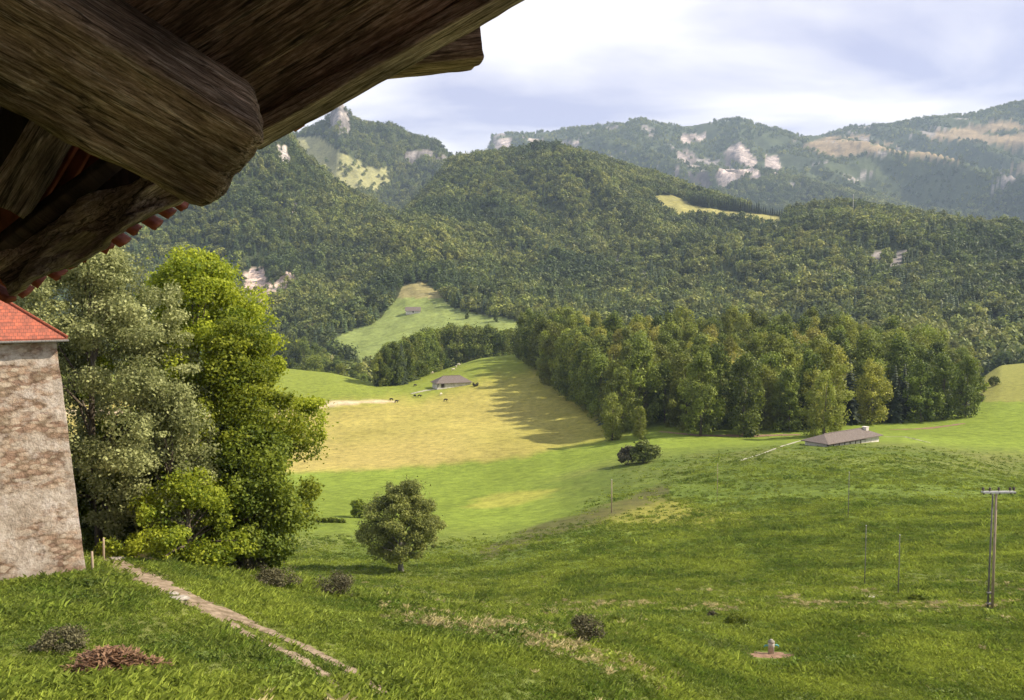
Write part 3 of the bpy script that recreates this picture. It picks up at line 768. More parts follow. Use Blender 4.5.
# --- the heap of dead bracken
b = gp(112, 668, 14, 60)
rg = np.random.default_rng(64)
mb_V = []; n = 2600
ang = rg.random(n) * 6.283; rr = rg.random(n) ** 0.5
lob_ = 1 + 0.3 * np.sin(3 * ang + 1) + 0.2 * np.sin(7 * ang); px_ = rr * np.cos(ang) * 1.3 * lob_; py_ = rr * np.sin(ang) * 1.0 * lob_
hh = 0.55 * (1 - rr ** 2) + 0.05
V = []; T = []
for i in range(n):
    p = np.array([px_[i], py_[i], hh[i] * rg.random() + 0.02]); th = rg.random() * 6.283; l = 0.22 + 0.25 * rg.random()
    d = np.array([math.cos(th), math.sin(th), 0.9 * rg.random() - 0.25]); d /= np.linalg.norm(d); s = np.cross(d, [0, 0, 1.0]) * (0.02 + 0.02 * rg.random())
    V += [p - s, p + d * l * 0.5 - s * 1.6 + [0, 0, 0.03], p + d * l, p + d * l * 0.5 + s * 1.6 + [0, 0, 0.03]]; T += [rg.random()] * 4
V = np.array(V); T = np.array(T)
V[:, 2] += H0(V[:, 0] + b.x, V[:, 1] + b.y) - b.z
o = link('bracken_heap', mesh_np('bracken_heap', V, np.arange(len(V)).reshape(-1, 4), M_fern, False, {'tint': T}), None, b)
tag(o, 'heap of rust-brown dead bracken on the near slope', 'bracken')
bush('dead_scrub', 62, 652, 70, 22, M_drybush, 'dark dead scrub left of the rust-brown bracken heap', 65, 20, size=0.08, n_cl=30)

# ------------------------------------------------------------------ the near wood
def wood_front(u):
    return np.interp(u, [519, 545, 575, 600, 622, 634, 650, 668, 700, 740, 800, 830, 880, 930, 972], [357, 376, 402, 421, 436, 436, 422, 428, 433, 432, 434, 428, 426, 425, 419])
beech = [make_tree_meshes(100 + i, 30, 6.2 + 1.0 * (i % 3), env_tall if i % 2 else env_egg, 60, 1.95, 135, 0.80, 0.03, M_beech, M_bark, 0.4, 14, 0.35, 1.1, 1.0, 0.6, 0.5) for i in range(7)]
gold = [make_tree_meshes(120 + i, 27, 6.4, env_egg, 60, 2.0, 140, 0.70, 0.08, M_gold, M_palebark, 0.35, 14, 0.35, 1.0, 1.0, 0.6, 0.5) for i in range(3)]
spruce = [make_spruce_meshes(140 + i, 27, 4.4, M_spruce, M_bark, 26, 15) for i in range(3)]

front = []
for u in np.arange(521, 971, 1.5):
    p = gp(u, float(wood_front(u)), 270, 640); front.append((p.x / p.y, p.y))
front = np.array(front); front = front[np.argsort(front[:, 0])]
pts = []
# front edge first, close set, then the body behind
for a in np.arange(front[0, 0], front[-1, 0], 0.0008):
    y = float(np.interp(a, front[:, 0], front[:, 1])) + 6 + 3 * random.random(); x = a * y
    if all((x - q[0]) ** 2 + (y - q[1]) ** 2 > 10.0 ** 2 for q in pts): pts.append((x, y, 0))
tries = 0
while tries < 24000 and len(pts) < 285:
    tries += 1
    a = random.uniform(front[0, 0] + 0.004, front[-1, 0] - 0.002); y0 = float(np.interp(a, front[:, 0], front[:, 1])) + 10
    y = random.uniform(y0, min(y0 + 180, 600)); x = a * y
    if all((x - q[0]) ** 2 + (y - q[1]) ** 2 > 11.4 ** 2 for q in pts): pts.append((x, y, 1 if y < y0 + 40 else 2))
pts.sort(key=lambda q: q[1])
def landmark(u):
    for lim, w in ((560, 'beside the top of the golden pasture'), (600, 'along the golden pasture'), (640, 'above the bush clump on the meadow'), (690, 'right of the notch in the wood'), (740, 'where the wood stands highest'), (800, 'left of the long barn'), (890, 'behind the long barn'), (940, 'right of the long barn')):
        if u < lim: return w
    return 'at the far right end of the wood'
rows = ['on the wood edge', 'just behind the edge', 'deep in the wood']
for (x, y, row) in pts:
    z = H(x, y); u, v = proj(x, y, z)
    r_ = random.random()
    lm = landmark(float(u))
    golden = (0.20 if 600 < u < 880 else 0.06) * (1.4 if row else 0.3)
    if r_ < golden:
        ms, kd, cat = random.choice(gold), 'yellowing broadleaf tree', 'tree'; nm = 'yellowing_tree'; s = random.uniform(0.88, 1.15)
    elif r_ < golden + 0.10:
        ms, kd, cat = random.choice(spruce), 'dark pointed spruce', 'tree'; nm = 'spruce_tree'; s = random.uniform(0.8, 1.05)
    else:
        ms, kd, cat = random.choice(beech), 'full green beech', 'tree'; nm = 'beech_tree'; s = random.uniform(0.78, 1.14)
    if u > 940: s *= 0.8
    place_tree(nm, ms, (x, y, z - 0.3), '%s %s, %s' % (kd, rows[row], lm), cat, 'trees of the wood by the barn', s)
n_small = 0
for (u, v, hp, kind) in ((612, 441, 48, 0), (640, 440, 34, 0), (812, 430, 62, 1), (800, 430, 45, 2), (824, 436, 66, 0), (745, 436, 84, 0), (700, 436, 82, 0)):
    b = gp(u, v, 270, 640); h = hp / F * b.y
    ms, full = ((beech[u % 7], 30), (gold[0], 27), (spruce[1], 27))[kind]
    kd = ('small grey-green beech', 'slim yellow-green tree', 'young dark spruce')[kind]
    lb = {612: 'small bushy beech at the foot of the golden pasture edge', 640: 'smallest bushy tree in the notch above the bush clump', 812: 'slim yellow-green tree on the wood edge just left of the long barn', 800: 'young dark spruce left of the slim yellow-green tree', 824: 'green beech on the wood edge directly above the barn roof', 745: 'broad tall beech standing forward of the wood edge, second from the notch', 700: 'broad tall beech standing forward just right of the notch'}[u]
    e = place_tree(('beech_tree', 'yellowing_tree', 'spruce_tree')[kind], ms, b, lb, 'tree', 'trees of the wood by the barn', h / full)

# --- strip of trees along the crest of the golden pasture
cnt = 0
for u in list(np.arange(378, 530, 2.6)):
    vb = float(np.interp(u, [378, 400, 425, 450, 480, 530], [386, 384, 374, 366, 356, 352])) + 1
    ht = float(np.interp(u, [378, 390, 410, 440, 470, 500, 530], [36, 46, 44, 40, 33, 30, 26]))
    p = gp(u, vb, 380, 680)
    for row in range(2):
        x = p.x * (1 + 0.016 * row) + random.uniform(-1, 1); y = p.y + 4 + row * 8 + random.uniform(-2, 2)
        vt_ = float(np.interp(u, [378, 390, 405, 430, 470, 500, 530], [350, 340, 338, 328, 325, 328, 333])) + random.uniform(-1, 5)
        h = max(8.0, float(P(u, vt_, y).z) - H(x, y))
        con = (u < 400 and random.random() < 0.35) or random.random() < 0.15
        ms, full = (random.choice(spruce), 27) if con else (random.choice(beech), 30)
        lb = ('pointed spruce' if con else 'dark round tree') + (', front row' if row == 0 else ', back row') + ' of the tree belt ' + ('at its tall left end' if u < 405 else 'behind the small barn' if u < 470 else 'running up to the wood')
        place_tree('spruce_tree' if con else 'broadleaf_tree', ms, (x, y, H(x, y) - 0.4), lb, 'tree', 'trees of the belt behind the small barn', h / full)
# --- hazier clump beyond the pasture at the left
for i in range(60):
    u = random.uniform(255, 376); Y = random.uniform(640, 860)
    x = xu(u, Y); z = H(x, Y)
    vt = np.interp(u, [255, 300, 330, 376], [318, 330, 344, 362]) + random.uniform(0, 10) + (860 - Y) * 0.06
    h = float(np.clip(P(u, float(vt), Y).z - z, 9, 30))
    place_tree('broadleaf_tree', random.choice(beech), (x, Y, z - 0.5), 'grey-green tree in the hollow beyond the ' + ('left' if u < 315 else 'middle') + ' of the golden pasture crest', 'tree', 'trees in the hollow beyond the pasture', h / 30)
# --- row along the hill clearing, single trees on the middle meadow
for i, u in enumerate(np.arange(692, 782, 2.3)):
    v = float(np.interp(u, [692, 720, 760, 782], [205, 210, 214, 217]))
    p = gp(u, v, 1500, 2300); h = random.uniform(20, 28) * (1 if u < 760 else 0.7)
    place_tree('spruce_tree', random.choice(spruce), p, 'dark spruce in the row lining the sunny hilltop clearing', 'tree', 'spruces lining the hilltop clearing', h / 27)
for (u, v, hp, lb) in ((375, 318, 12, 'round tree on the left edge of the middle meadow'), (467, 319, 10, 'round tree right of the far chalet on the middle meadow'), (453, 307, 14, 'tall tree at the right side of the middle meadow below the woods'), (496, 322, 12, 'slim tree near the right end of the middle meadow'), (520, 330, 12, 'tree at the lower right corner of the middle meadow')):
    p = gp(u, v, 850, 1500); place_tree('broadleaf_tree', beech[3], p, lb, 'tree', None, hp / F * p.y / 30)

# ------------------------------------------------------------------ far woods: instanced as one mass
def far_meshes():
    out = []
    for i in range(3):
        rg = np.random.default_rng(200 + i)
        cents = crown_points(rg, 15, env_egg, 0.3, 0.85, 0.40, 0.2)
        V, Fq, t = leaf_cloud(cents, 0.17 * (0.7 + 0.6 * rg.random(15)), 13, 0.16, rg, 0.9, 0.75, shell=0.7)
        out.append(mesh_np('far_broadleaf', V, Fq, M_far1, False, {'tint': t}))
    for i in range(2):
        cm, tm = make_spruce_meshes(220 + i, 1.0, 0.20, M_far2, M_bark, 9, 7, 0.2)
        # unit tree: the offsets inside are metres, so build at 10 m and shrink
        cm, tm = make_spruce_meshes(220 + i, 10.0, 2.0, M_far2, M_bark, 10, 8, 0.2)
        co = np.empty(len(cm.vertices) * 3, np.float32); cm.vertices.foreach_get('co', co); cm.vertices.foreach_set('co', co * 0.1); cm.update()
        out.append(cm)
    return out
FM = far_meshes()
src_col = bpy.data.collections.new('tree_sources')      # not linked to the scene
def scatter(name, pos, scl, rot, meshes, pick, label, kind='stuff', tilt=None):
    """one object: a point mesh whose points carry instances of the given meshes"""
    V = np.asarray(pos, np.float32)
    me = bpy.data.meshes.new(name); me.vertices.add(len(V)); me.vertices.foreach_set('co', V.ravel())
    a = me.attributes.new('scl', 'FLOAT_VECTOR', 'POINT'); a.data.foreach_set('vector', np.asarray(scl, np.float32).ravel())
    a = me.attributes.new('rot', 'FLOAT_VECTOR', 'POINT'); a.data.foreach_set('vector', np.asarray(rot, np.float32).ravel())
    a = me.attributes.new('pick', 'INT', 'POINT'); a.data.foreach_set('value', np.asarray(pick, np.int32))
    o = link(name, me); tag(o, label, None, None, kind)
    c = bpy.data.collections.new(name + '_kinds')
    for i, m in enumerate(meshes):
        so = bpy.data.objects.new('%s_%d' % (m.name, i), m); c.objects.link(so)
    ng = bpy.data.node_groups.new(name, 'GeometryNodeTree')
    ng.interface.new_socket('Geometry', in_out='INPUT', socket_type='NodeSocketGeometry')
    ng.interface.new_socket('Geometry', in_out='OUTPUT', socket_type='NodeSocketGeometry')
    gi = ng.nodes.new('NodeGroupInput'); go = ng.nodes.new('NodeGroupOutput')
    ci = ng.nodes.new('GeometryNodeCollectionInfo'); ci.inputs['Collection'].default_value = c
    ci.inputs['Separate Children'].default_value = True; ci.inputs['Reset Children'].default_value = True
    ip = ng.nodes.new('GeometryNodeInstanceOnPoints'); ip.inputs['Pick Instance'].default_value = True
    def at(n_, t_):
        q = ng.nodes.new('GeometryNodeInputNamedAttribute'); q.data_type = t_; q.inputs['Name'].default_value = n_
        return q.outputs[0]
    L = ng.links.new
    L(gi.outputs[0], ip.inputs['Points']); L(ci.outputs[0], ip.inputs['Instance'])
    L(at('pick', 'INT'), ip.inputs['Instance Index']); L(at('scl', 'FLOAT_VECTOR'), ip.inputs['Scale'])
    er = ng.nodes.new('FunctionNodeEulerToRotation'); L(at('rot', 'FLOAT_VECTOR'), er.inputs[0]); L(er.outputs[0], ip.inputs['Rotation'])
    L(ip.outputs[0], go.inputs[0])
    md = o.modifiers.new('scatter', 'NODES'); md.node_group = ng
    return o

# horizon profile along each bearing, to leave out trees that a ridge hides by a wide margin
def visible(X, Y, Z, margin):
    """margin in units of Z/Y"""
    A0 = np.linspace(-0.7, 0.7, 500); ys = np.geomspace(300, 7000, 320)
    AG_, YG_ = np.meshgrid(A0, ys); T = H0(AG_ * YG_, YG_) / YG_
    M = np.maximum.accumulate(T, axis=0)
    ai = np.clip(((X / Y) + 0.7) / 1.4 * 499, 0, 498.999).astype(int)
    yi = np.clip(np.searchsorted(ys, Y * 0.97) - 1, 0, 319)
    return (Z / Y) > M[yi, ai] - margin

def wooded(X, Y, Z, C):
    """true where the cover is forest floor"""
    lum = C.sum(axis=1)
    return lum < 0.225

def far_wood(name, y0, y1, spacing, hmin, hmax, label, con_fn, seed, margin=0.012, thin=None):
    rg = np.random.default_rng(seed)
    # uniform over the ground: sample wedge |X/Y|<0.64
    area = 0.64 * (y1 ** 2 - y0 ** 2); n = int(area / spacing ** 2)
    Y = np.sqrt(rg.random(n) * (y1 ** 2 - y0 ** 2) + y0 ** 2); X = (rg.random(n) * 2 - 1) * 0.64 * Y
    Z = H0(X, Y); C = cover_colour(X, Y, Z)
    ok = (wooded(X, Y, Z, C) | ((C[:, 2] > 0.15) & (Y < 2500) & (rg.random(n) < 0.16))) & visible(X, Y, Z + hmax, margin)
    if thin is not None: ok &= thin(X, Y, Z, rg)
    X, Y, Z = X[ok], Y[ok], Z[ok]; n = len(X)
    cn = rg.random(n) < con_fn(X, Y, Z)
    big = 0.5 + 0.5 * fbm(X, Y, 90, 3, seed)
    h = hmin + (hmax - hmin) * np.clip(0.75 * rg.random(n) ** 1.5 + 0.6 * (big - 0.2), 0, 1)
    w = h * (0.75 + 0.7 * rg.random(n)) * np.where(cn, 1.0, 1.0)
    pick = np.where(cn, 0, 0); pick = np.where(cn, 3 + rg.integers(0, 2, n), rg.integers(0, 3, n))
    print(name, n)
    scatter(name, np.stack([X, Y, Z - 0.06 * h], 1), np.stack([w, w, h * np.where(cn, 1.25, 1.0)], 1), np.stack([np.zeros(n), np.zeros(n), rg.random(n) * 6.28], 1), FM, pick, label)

con_m = lambda X, Y, Z: np.clip(0.48 + 2.4 * fbm(X, Y, 220, 3, 301), 0.05, 0.95) * np.where(X < -300, 0.35, 1.0)
far_wood('hillside_forest', 700, 2500, 8.3, 8, 22, 'mixed forest covering the middle hills', con_m, 401)
far_wood('mountain_forest', 2550, 4100, 15, 12, 24, 'dark conifer forest on the left peak', lambda X, Y, Z: 0.85 + 0 * X, 402, 0.008)
far_wood('distant_forest', 4000, 6350, 23, 12, 24, 'distant forest on the far range', lambda X, Y, Z: 0.7 + 0 * X, 403, 0.006,
         thin=lambda X, Y, Z, rg: (fbm(X, Y, 240, 4, 88) > -0.22))

# sparse trees dotted over the alpine meadow of the peak
rg = np.random.default_rng(9); Ppos = []
for k in range(70):
    u = rg.uniform(296, 385); v = rg.uniform(146, 190)
    if fbm(np.array([u]), np.array([v]), 14, 3, 5)[0] > 0.02:
        p = gp(u, v, 2900, 4000)
        if p.y < 3800: Ppos.append(p)
n = len(Ppos); h = rg.uniform(10, 20, n)
scatter('alpine_trees', [tuple(p) for p in Ppos], np.stack([h * 1.1, h * 1.1, h * 1.1], 1), np.zeros((n, 3)), FM, rg.integers(3, 5, n), 'scattered small spruces dotted over the high alpine meadow')

# ------------------------------------------------------------------ grass
def tuft(seed, n, hgt, spread, wid, mat, name):
    rg = np.random.default_rng(seed); V = []; T = []
    for i in range(n):
        p = np.array([rg.normal() * spread, rg.normal() * spread, -0.03]); th = rg.random() * 6.283; l = hgt * (0.5 + 0.7 * rg.random())
        ln = 0.25 + 0.6 * rg.random(); d = np.array([math.cos(th) * ln, math.sin(th) * ln, 1.0]); d /= np.linalg.norm(d)
        s = np.array([-math.sin(th + 1), math.cos(th + 1), 0]) * wid
        bend = np.array([math.cos(th), math.sin(th), -0.6]) * l * 0.25
        V += [p - s, p + s, p + d * l * 0.6 + s * 0.7, p + d * l + bend]; T += [rg.random()] * 4
    return mesh_np(name, np.array(V), np.arange(len(V)).reshape(-1, 4), mat, False, {'tint': np.array(T)})
GT = [tuft(i, 22, 0.22, 0.13, 0.010, M_grass, 'grass_tuft') for i in range(3)]
ST = [tuft(10 + i, 30, 0.42, 0.12, 0.014, M_straw, 'straw_tuft') for i in range(2)]
PATHS_L = [(98, 553), (120, 566), (150, 580), (185, 597), (220, 615), (262, 636), (300, 655), (340, 673), (385, 700)]
def path_dist(u, v, pl):
    d = np.full(u.shape, 1e9)
    for (x0, y0), (x1, y1) in zip(pl[:-1], pl[1:]):
        L2 = (x1 - x0) ** 2 + (y1 - y0) ** 2; t = np.clip(((u - x0) * (x1 - x0) + (v - y0) * (y1 - y0)) / L2, 0, 1)
        d = np.minimum(d, np.hypot(u - x0 - t * (x1 - x0), v - y0 - t * (y1 - y0)))
    return d
def grass_field(name, y0, y1, dens, smin, smax, meshes, label, seed, keep=None, amax=0.66):
    rg = np.random.default_rng(seed)
    n = int(amax * (y1 ** 2 - y0 ** 2) * dens)
    Y = np.sqrt(rg.random(n) * (y1 ** 2 - y0 ** 2) + y0 ** 2); X = (rg.random(n) * 2 - 1) * amax * Y
    Z = H0(X, Y); u, v = proj(X, Y, Z)
    ok = (v < 730) & (rg.random(n) < np.clip((y1 - Y) / (0.3 * y1) + 0.03, 0, 1))
    if keep is not None: ok &= keep(X, Y, Z, u, v, rg)
    X, Y, Z = X[ok], Y[ok], Z[ok]; n = len(X)
    s = smin + (smax - smin) * rg.random(n) ** 1.6 * np.clip(0.8 + 1.6 * fbm(X, Y, 3.5, 3, seed), 0.1, 2.2)
    print(name, n)
    scatter(name, np.stack([X, Y, Z], 1), np.stack([s, s, s * (0.7 + 0.5 * rg.random(n))], 1), np.stack([np.zeros(n), np.zeros(n), rg.random(n) * 6.28], 1), meshes, rg.integers(0, len(meshes), n), label)
PA = [(98, 553), (120, 566), (150, 580), (185, 597), (205, 606)]
PB = [(200, 603), (225, 612), (262, 630), (300, 646), (345, 668), (385, 695)]
PC = [(200, 606), (225, 622), (252, 638), (290, 655), (315, 668), (340, 690)]
def offpath(X, Y, Z, u, v, rg):
    r = rg.random(len(u)) ** 2
    return (path_dist(u, v, PA) > 5 + 6 * r) & (path_dist(u, v, PB) > 3.6 + 4 * r) & (path_dist(u, v, PC) > 3.6 + 4 * r) & (np.hypot((u - 772) / 29, (v - 656) / 7) > 0.75 + 0.4 * r) & (np.hypot((u - 873) / 11, (v - 597) / 3) > 0.8 + 0.5 * r)
grass_field('grass', 15, 80, 24, 0.7, 1.9, GT, 'short rough grass on the near slope', 501, offpath)
grass_field('meadow_grass', 50, 175, 5.5, 0.9, 2.6, GT, 'tufty grass on the pasture below', 502, offpath)
grass_field('hill_grass', 110, 262, 2.2, 1.0, 3.2, GT, 'tufty grass over the right knoll', 503, lambda X, Y, Z, u, v, rg: rg.random(len(u)) < np.clip((u - 470 - np.clip((Y - 120), 0, 100) * 1.3) / 110, 0, 1) * np.where(np.hypot((u - 645) / 48, (v - 512) / 13) < 1, 0.15, 1) * np.where(np.abs(v - np.interp(u, [480, 560, 620, 660], [555, 527, 508, 492])) < 7, 0.3, 1))
def strawkeep(X, Y, Z, u, v, rg):
    crest = np.interp(u, [350, 450, 560, 620, 700], [601, 620, 648, 668, 690])
    a_ = (np.abs(v - crest) < 12) & (u > 380) & (u < 680) & (Y < 60)
    b_ = (np.abs(v - 607) < 5) & (u > 380) & (rg.random(len(u)) < 0.25)
    c_ = (np.hypot((u - 560) / 90, (v - 625) / 16) < 1) & (rg.random(len(u)) < 0.35)
    d_ = (fbm(X, Y, 5, 3, 77) > 0.45) & (rg.random(len(u)) < 0.12)
    return ((a_ & (rg.random(len(u)) < 0.8)) | b_ | c_ | d_) & offpath(X, Y, Z, u, v, rg)
grass_field('dry_grass', 18, 130, 4.5, 0.6, 1.2, ST, 'pale dry grass along the bank and terrace', 504, strawkeep)
WT = []
for i in range(2):
    rg_ = np.random.default_rng(900 + i)
    V, Fq, t = leaf_cloud(np.array([[0, 0, 0.06], [0.14, 0.05, 0.08], [-0.1, 0.12, 0.07], [0.02, -0.15, 0.05]]), np.array([0.16, 0.14, 0.15, 0.14]), 26, 0.075, rg_, 0.6, 0.3)
    WT.append(mesh_np('weed_clump', V, Fq, M_grass, False, {'tint': t}))
grass_field('weeds', 18, 95, 2.0, 0.8, 2.2, WT, 'low broad-leaved weeds among the grass', 505, lambda X, Y, Z, u, v, rg: (fbm(X, Y, 4, 3, 66) > 0.08) & offpath(X, Y, Z, u, v, rg))

# ------------------------------------------------------------------ paths and bare ground (draped sheets)
def drape(name, pl, wpx, mat, label, dz=0.03, ymin=14, ymax=700, n=60, seed=1, kind='structure', rough=0.35, m=5):
    pl = np.array(pl, float); seg = np.concatenate([[0], np.cumsum(np.hypot(*np.diff(pl, axis=0).T))]); s = np.linspace(0, seg[-1], n)
    us = np.interp(s, seg, pl[:, 0]); vs = np.interp(s, seg, pl[:, 1])
    C = np.array([gp(a, b_, ymin, ymax) for a, b_ in zip(us, vs)])
    T = np.gradient(C[:, :2], axis=0); T /= np.linalg.norm(T, axis=1)[:, None] + 1e-9; Nn = np.stack([-T[:, 1], T[:, 0]], 1)
    rg = np.random.default_rng(seed); V = []
    w = np.interp(s / seg[-1], np.linspace(0, 1, len(wpx)), wpx)
    for j in range(m):
        f = j / (m - 1) * 2 - 1
        wob = 1 + rough * (fbm(s * 1.0, np.full(n, 10.0 * (1 if f > 0 else 2)), 9, 3, seed))
        xy = C[:, :2] + Nn * (f * w * 0.5 * wob)[:, None]
        V.append(np.stack([xy[:, 0], xy[:, 1], H0(xy[:, 0], xy[:, 1]) + dz], 1))
    V = np.stack(V, 1).reshape(-1, 3); i = np.arange(n * m).reshape(n, m)
    Fq = np.stack([i[:-1, :-1], i[:-1, 1:], i[1:, 1:], i[1:, :-1]], -1).reshape(-1, 4)
    o = link(name, mesh_np(name, V, Fq, mat, True)); tag(o, label, None, None, kind)
    return o
drape('dirt_path', [(98, 553), (120, 566), (150, 580), (185, 597), (200, 605)], [1.6, 2.2, 1.7, 1.5], M_dirt, 'worn pinkish dirt path on the near bank', seed=3, rough=0.8)
drape('dirt_path', [(200, 603), (225, 612), (262, 630), (300, 646), (345, 668), (385, 695)], [1.2, 0.6, 0.5, 0.45, 0.4], M_dirt, 'right rut of the dirt path', seed=4, rough=0.9)
drape('dirt_path', [(200, 606), (225, 622), (252, 638), (290, 655), (315, 668), (340, 690)], [1.0, 0.55, 0.45, 0.7, 0.4], M_dirt, 'left rut of the dirt path', seed=5, rough=0.9)
drape('farm_track', [(740, 461), (760, 455), (780, 447), (800, 441), (812, 438)], [0.9, 1.0, 0.9], M_gravel, 'pale gravel track leading to the long barn', ymin=200, seed=6, dz=0.06)
drape('farm_track', [(884, 437), (905, 437), (930, 443)], [1.6, 1.2, 0.6], M_gravel, 'pale track leaving the long barn to the right', ymin=200, seed=7, dz=0.06)
drape('farm_track', [(412, 394), (425, 391), (438, 389)], [1.8, 2.6, 2.2], M_gravel, 'short pale track to the small barn', ymin=330, seed=8, dz=0.08)
def patch(name, u, v, ru, rv, mat, label, seed, ymin=14, ymax=700, dz=0.05):
    c = gp(u, v, ymin, ymax); r1 = ru / F * c.y; t = abs(ray(u, v)[1]); r2 = rv / F * c.y / max(0.12, float(t)) 
    n = 26; V = [(c.x, c.y, H(c.x, c.y) + dz)]
    rg = np.random.default_rng(seed); ph = rg.random(4) * 6.28
    for ring in (0.5, 1.0):
        for k in range(n):
            th = 6.283 * k / n; q = ring * (1 + 0.22 * math.sin(3 * th + ph[0]) + 0.15 * math.sin(7 * th + ph[1]))
            x = c.x + r1 * q * math.cos(th); y = c.y + r2 * q * math.sin(th); V.append((x, y, H(x, y) + (dz if ring < 1 else 0.0)))
    f = [(0, 1 + k, 1 + (k + 1) % n) for k in range(n)] + [(1 + k, 1 + n + k, 1 + n + (k + 1) % n, 1 + (k + 1) % n) for k in range(n)]
    me = bpy.data.meshes.new(name); me.from_pydata(V, [], f); me.update(); me.materials.append(mat)
    o = link(name, me); tag(o, label, None, None, 'structure'); return o
patch('bare_ground', 772, 656, 29, 7, M_reddirt, 'bare reddish earth around the water post', 1)
patch('bare_ground', 873, 597, 11, 3.0, M_stone, 'stony bare patch between the thin poles', 2)
drape('leaf_litter', [(660, 432), (700, 436), (760, 436), (800, 435)], [2, 4, 5, 3], M_reddirt, 'rusty leaf litter along the foot of the wood', ymin=270, seed=12, dz=0.08)
drape('leaf_litter', [(890, 430), (925, 429), (965, 424)], [1.5, 3, 2], M_reddirt, 'rusty leaf litter at the right foot of the wood', ymin=270, seed=13, dz=0.08)

# ------------------------------------------------------------------ barns
def hip_barn(name, p, rz, L, W, eave, ridge, label, mat_roof, door=None, annex=True, hip=0.5, chim=True, small=False):
    e = empty(name, p, rz); tag(e, label, 'barn')
    wt = 0.35
    mb = MB()     # walls: long front low white wall with open bays above
    mb.box((0, -W / 2 + wt / 2, eave * 0.25 - 0.5), (L, wt, eave * 0.5 + 1.0))
    mb.box((0, W / 2 - wt / 2, eave * 0.5 - 0.5), (L, wt, eave + 1.0))
    for sx in (-1, 1): mb.box((sx * (L / 2 - wt / 2), 0, eave * 0.5 - 0.5), (wt, W - 2 * wt - 0.01, eave + 1.0))
    if not small: mb.box((L * 0.36, -W / 2 + wt / 2 - 0.02, eave * 0.5), (L * 0.26, wt, eave - 0.02))
    if small: mb.box((0.4, -W / 2 + wt / 2 - 0.02, eave * 0.5), (L - 0.9, wt, eave - 0.02))
    mb.build('wall', M_white, e)
    mb = MB(); mb.box((-L * 0.02, -W / 2 + wt + 0.08, eave * 0.6), (L * 0.95, 0.12, eave * 0.8)); mb.build('plank_front', M_darkwood, e)
    for k in range(7 if not small else 3):
        mb = MB(); x = -L / 2 + 0.3 + k * L * 0.62 / 6
        mb.box((x, -W / 2 - 0.05, eave * 0.5), (0.22, 0.22, eave)); mb.build('post', M_darkwood, e)
    o = 0.9; l2, w2 = L / 2 + o, W / 2 + o; hx = L / 2 - W * hip
    base = [(-l2, -w2, eave - 0.15), (l2, -w2, eave - 0.15), (l2, w2, eave - 0.15), (-l2, w2, eave - 0.15)]
    top = [(-hx, 0, ridge), (hx, 0, ridge)]
    v = base + top + [(x, y, z - 0.22) for x, y, z in base] + [(-hx, 0, ridge - 0.3), (hx, 0, ridge - 0.3)]
    f = [(0, 1, 5, 4), (1, 2, 5), (2, 3, 4, 5), (3, 0, 4), (6, 10, 11, 7), (7, 11, 8), (8, 11, 10, 9), (9, 10, 6), (0, 6, 7, 1), (1, 7, 8, 2), (2, 8, 9, 3), (3, 9, 6, 0)]
    mb = MB(); mb.add(v, f); rf = mb.build('roof', mat_roof, e)
    mb = MB(); mb.tube([(-hx, 0, ridge + 0.02), (hx, 0, ridge + 0.02)], 0.16, 6); mb.build('ridge_cap', M_shingle, rf)
    if door:
        mb = MB(); mb.box((door, -W / 2 - 0.09, eave * 0.42), (1.6, 0.12, eave * 0.84)); mb.build('door', M_darkwood, e)
    if chim:
        mb = MB(); mb.box((hx + 0.9, -W * 0.12, ridge - 0.6), (1.4, 1.4, 1.9)); mb.box((hx + 0.9, -W * 0.12, ridge + 0.42), (1.6, 1.6, 0.16)); mb.build('chimney', M_white, rf)
    return e
p1 = gp(828, 447, 230, 300); p2 = gp(884, 437, 230, 330)
ang = math.radians(36)
px1 = p1.y / F
L1 = 26.5
c1 = Vector((p1.x, p1.y, 0)) + Vector((math.cos(ang), math.sin(ang), 0)) * L1 / 2 + Vector((-math.sin(ang), math.cos(ang), 0)) * 4
hip_barn('long_barn', (c1.x, c1.y, H(c1.x, c1.y) + 0.1), ang, L1, 7.5, 1.8, 3.6, 'long low barn with brown shingle roof and white chimney, in front of the wood', M_shingle)
ang = math.radians(22)
p1 = gp(437, 390, 380, 640)
c1 = Vector((p1.x, p1.y, 0)) + Vector((math.cos(ang), math.sin(ang), 0)) * 9.5 + Vector((-math.sin(ang), math.cos(ang), 0)) * 4
hip_barn('small_barn', (c1.x, c1.y, H(c1.x, c1.y) + 0.1), ang, 19, 9, 2.5, 5.8, 'white-walled small barn with brown hipped roof on the golden pasture', M_shingle, door=-6.5, chim=False, small=True)
bush('round_bush', 475, 387, 7, 5, M_drybush, 'small brown bush at the right end of the small barn', 70, 380, size=0.6, n_cl=10, n_per=40)
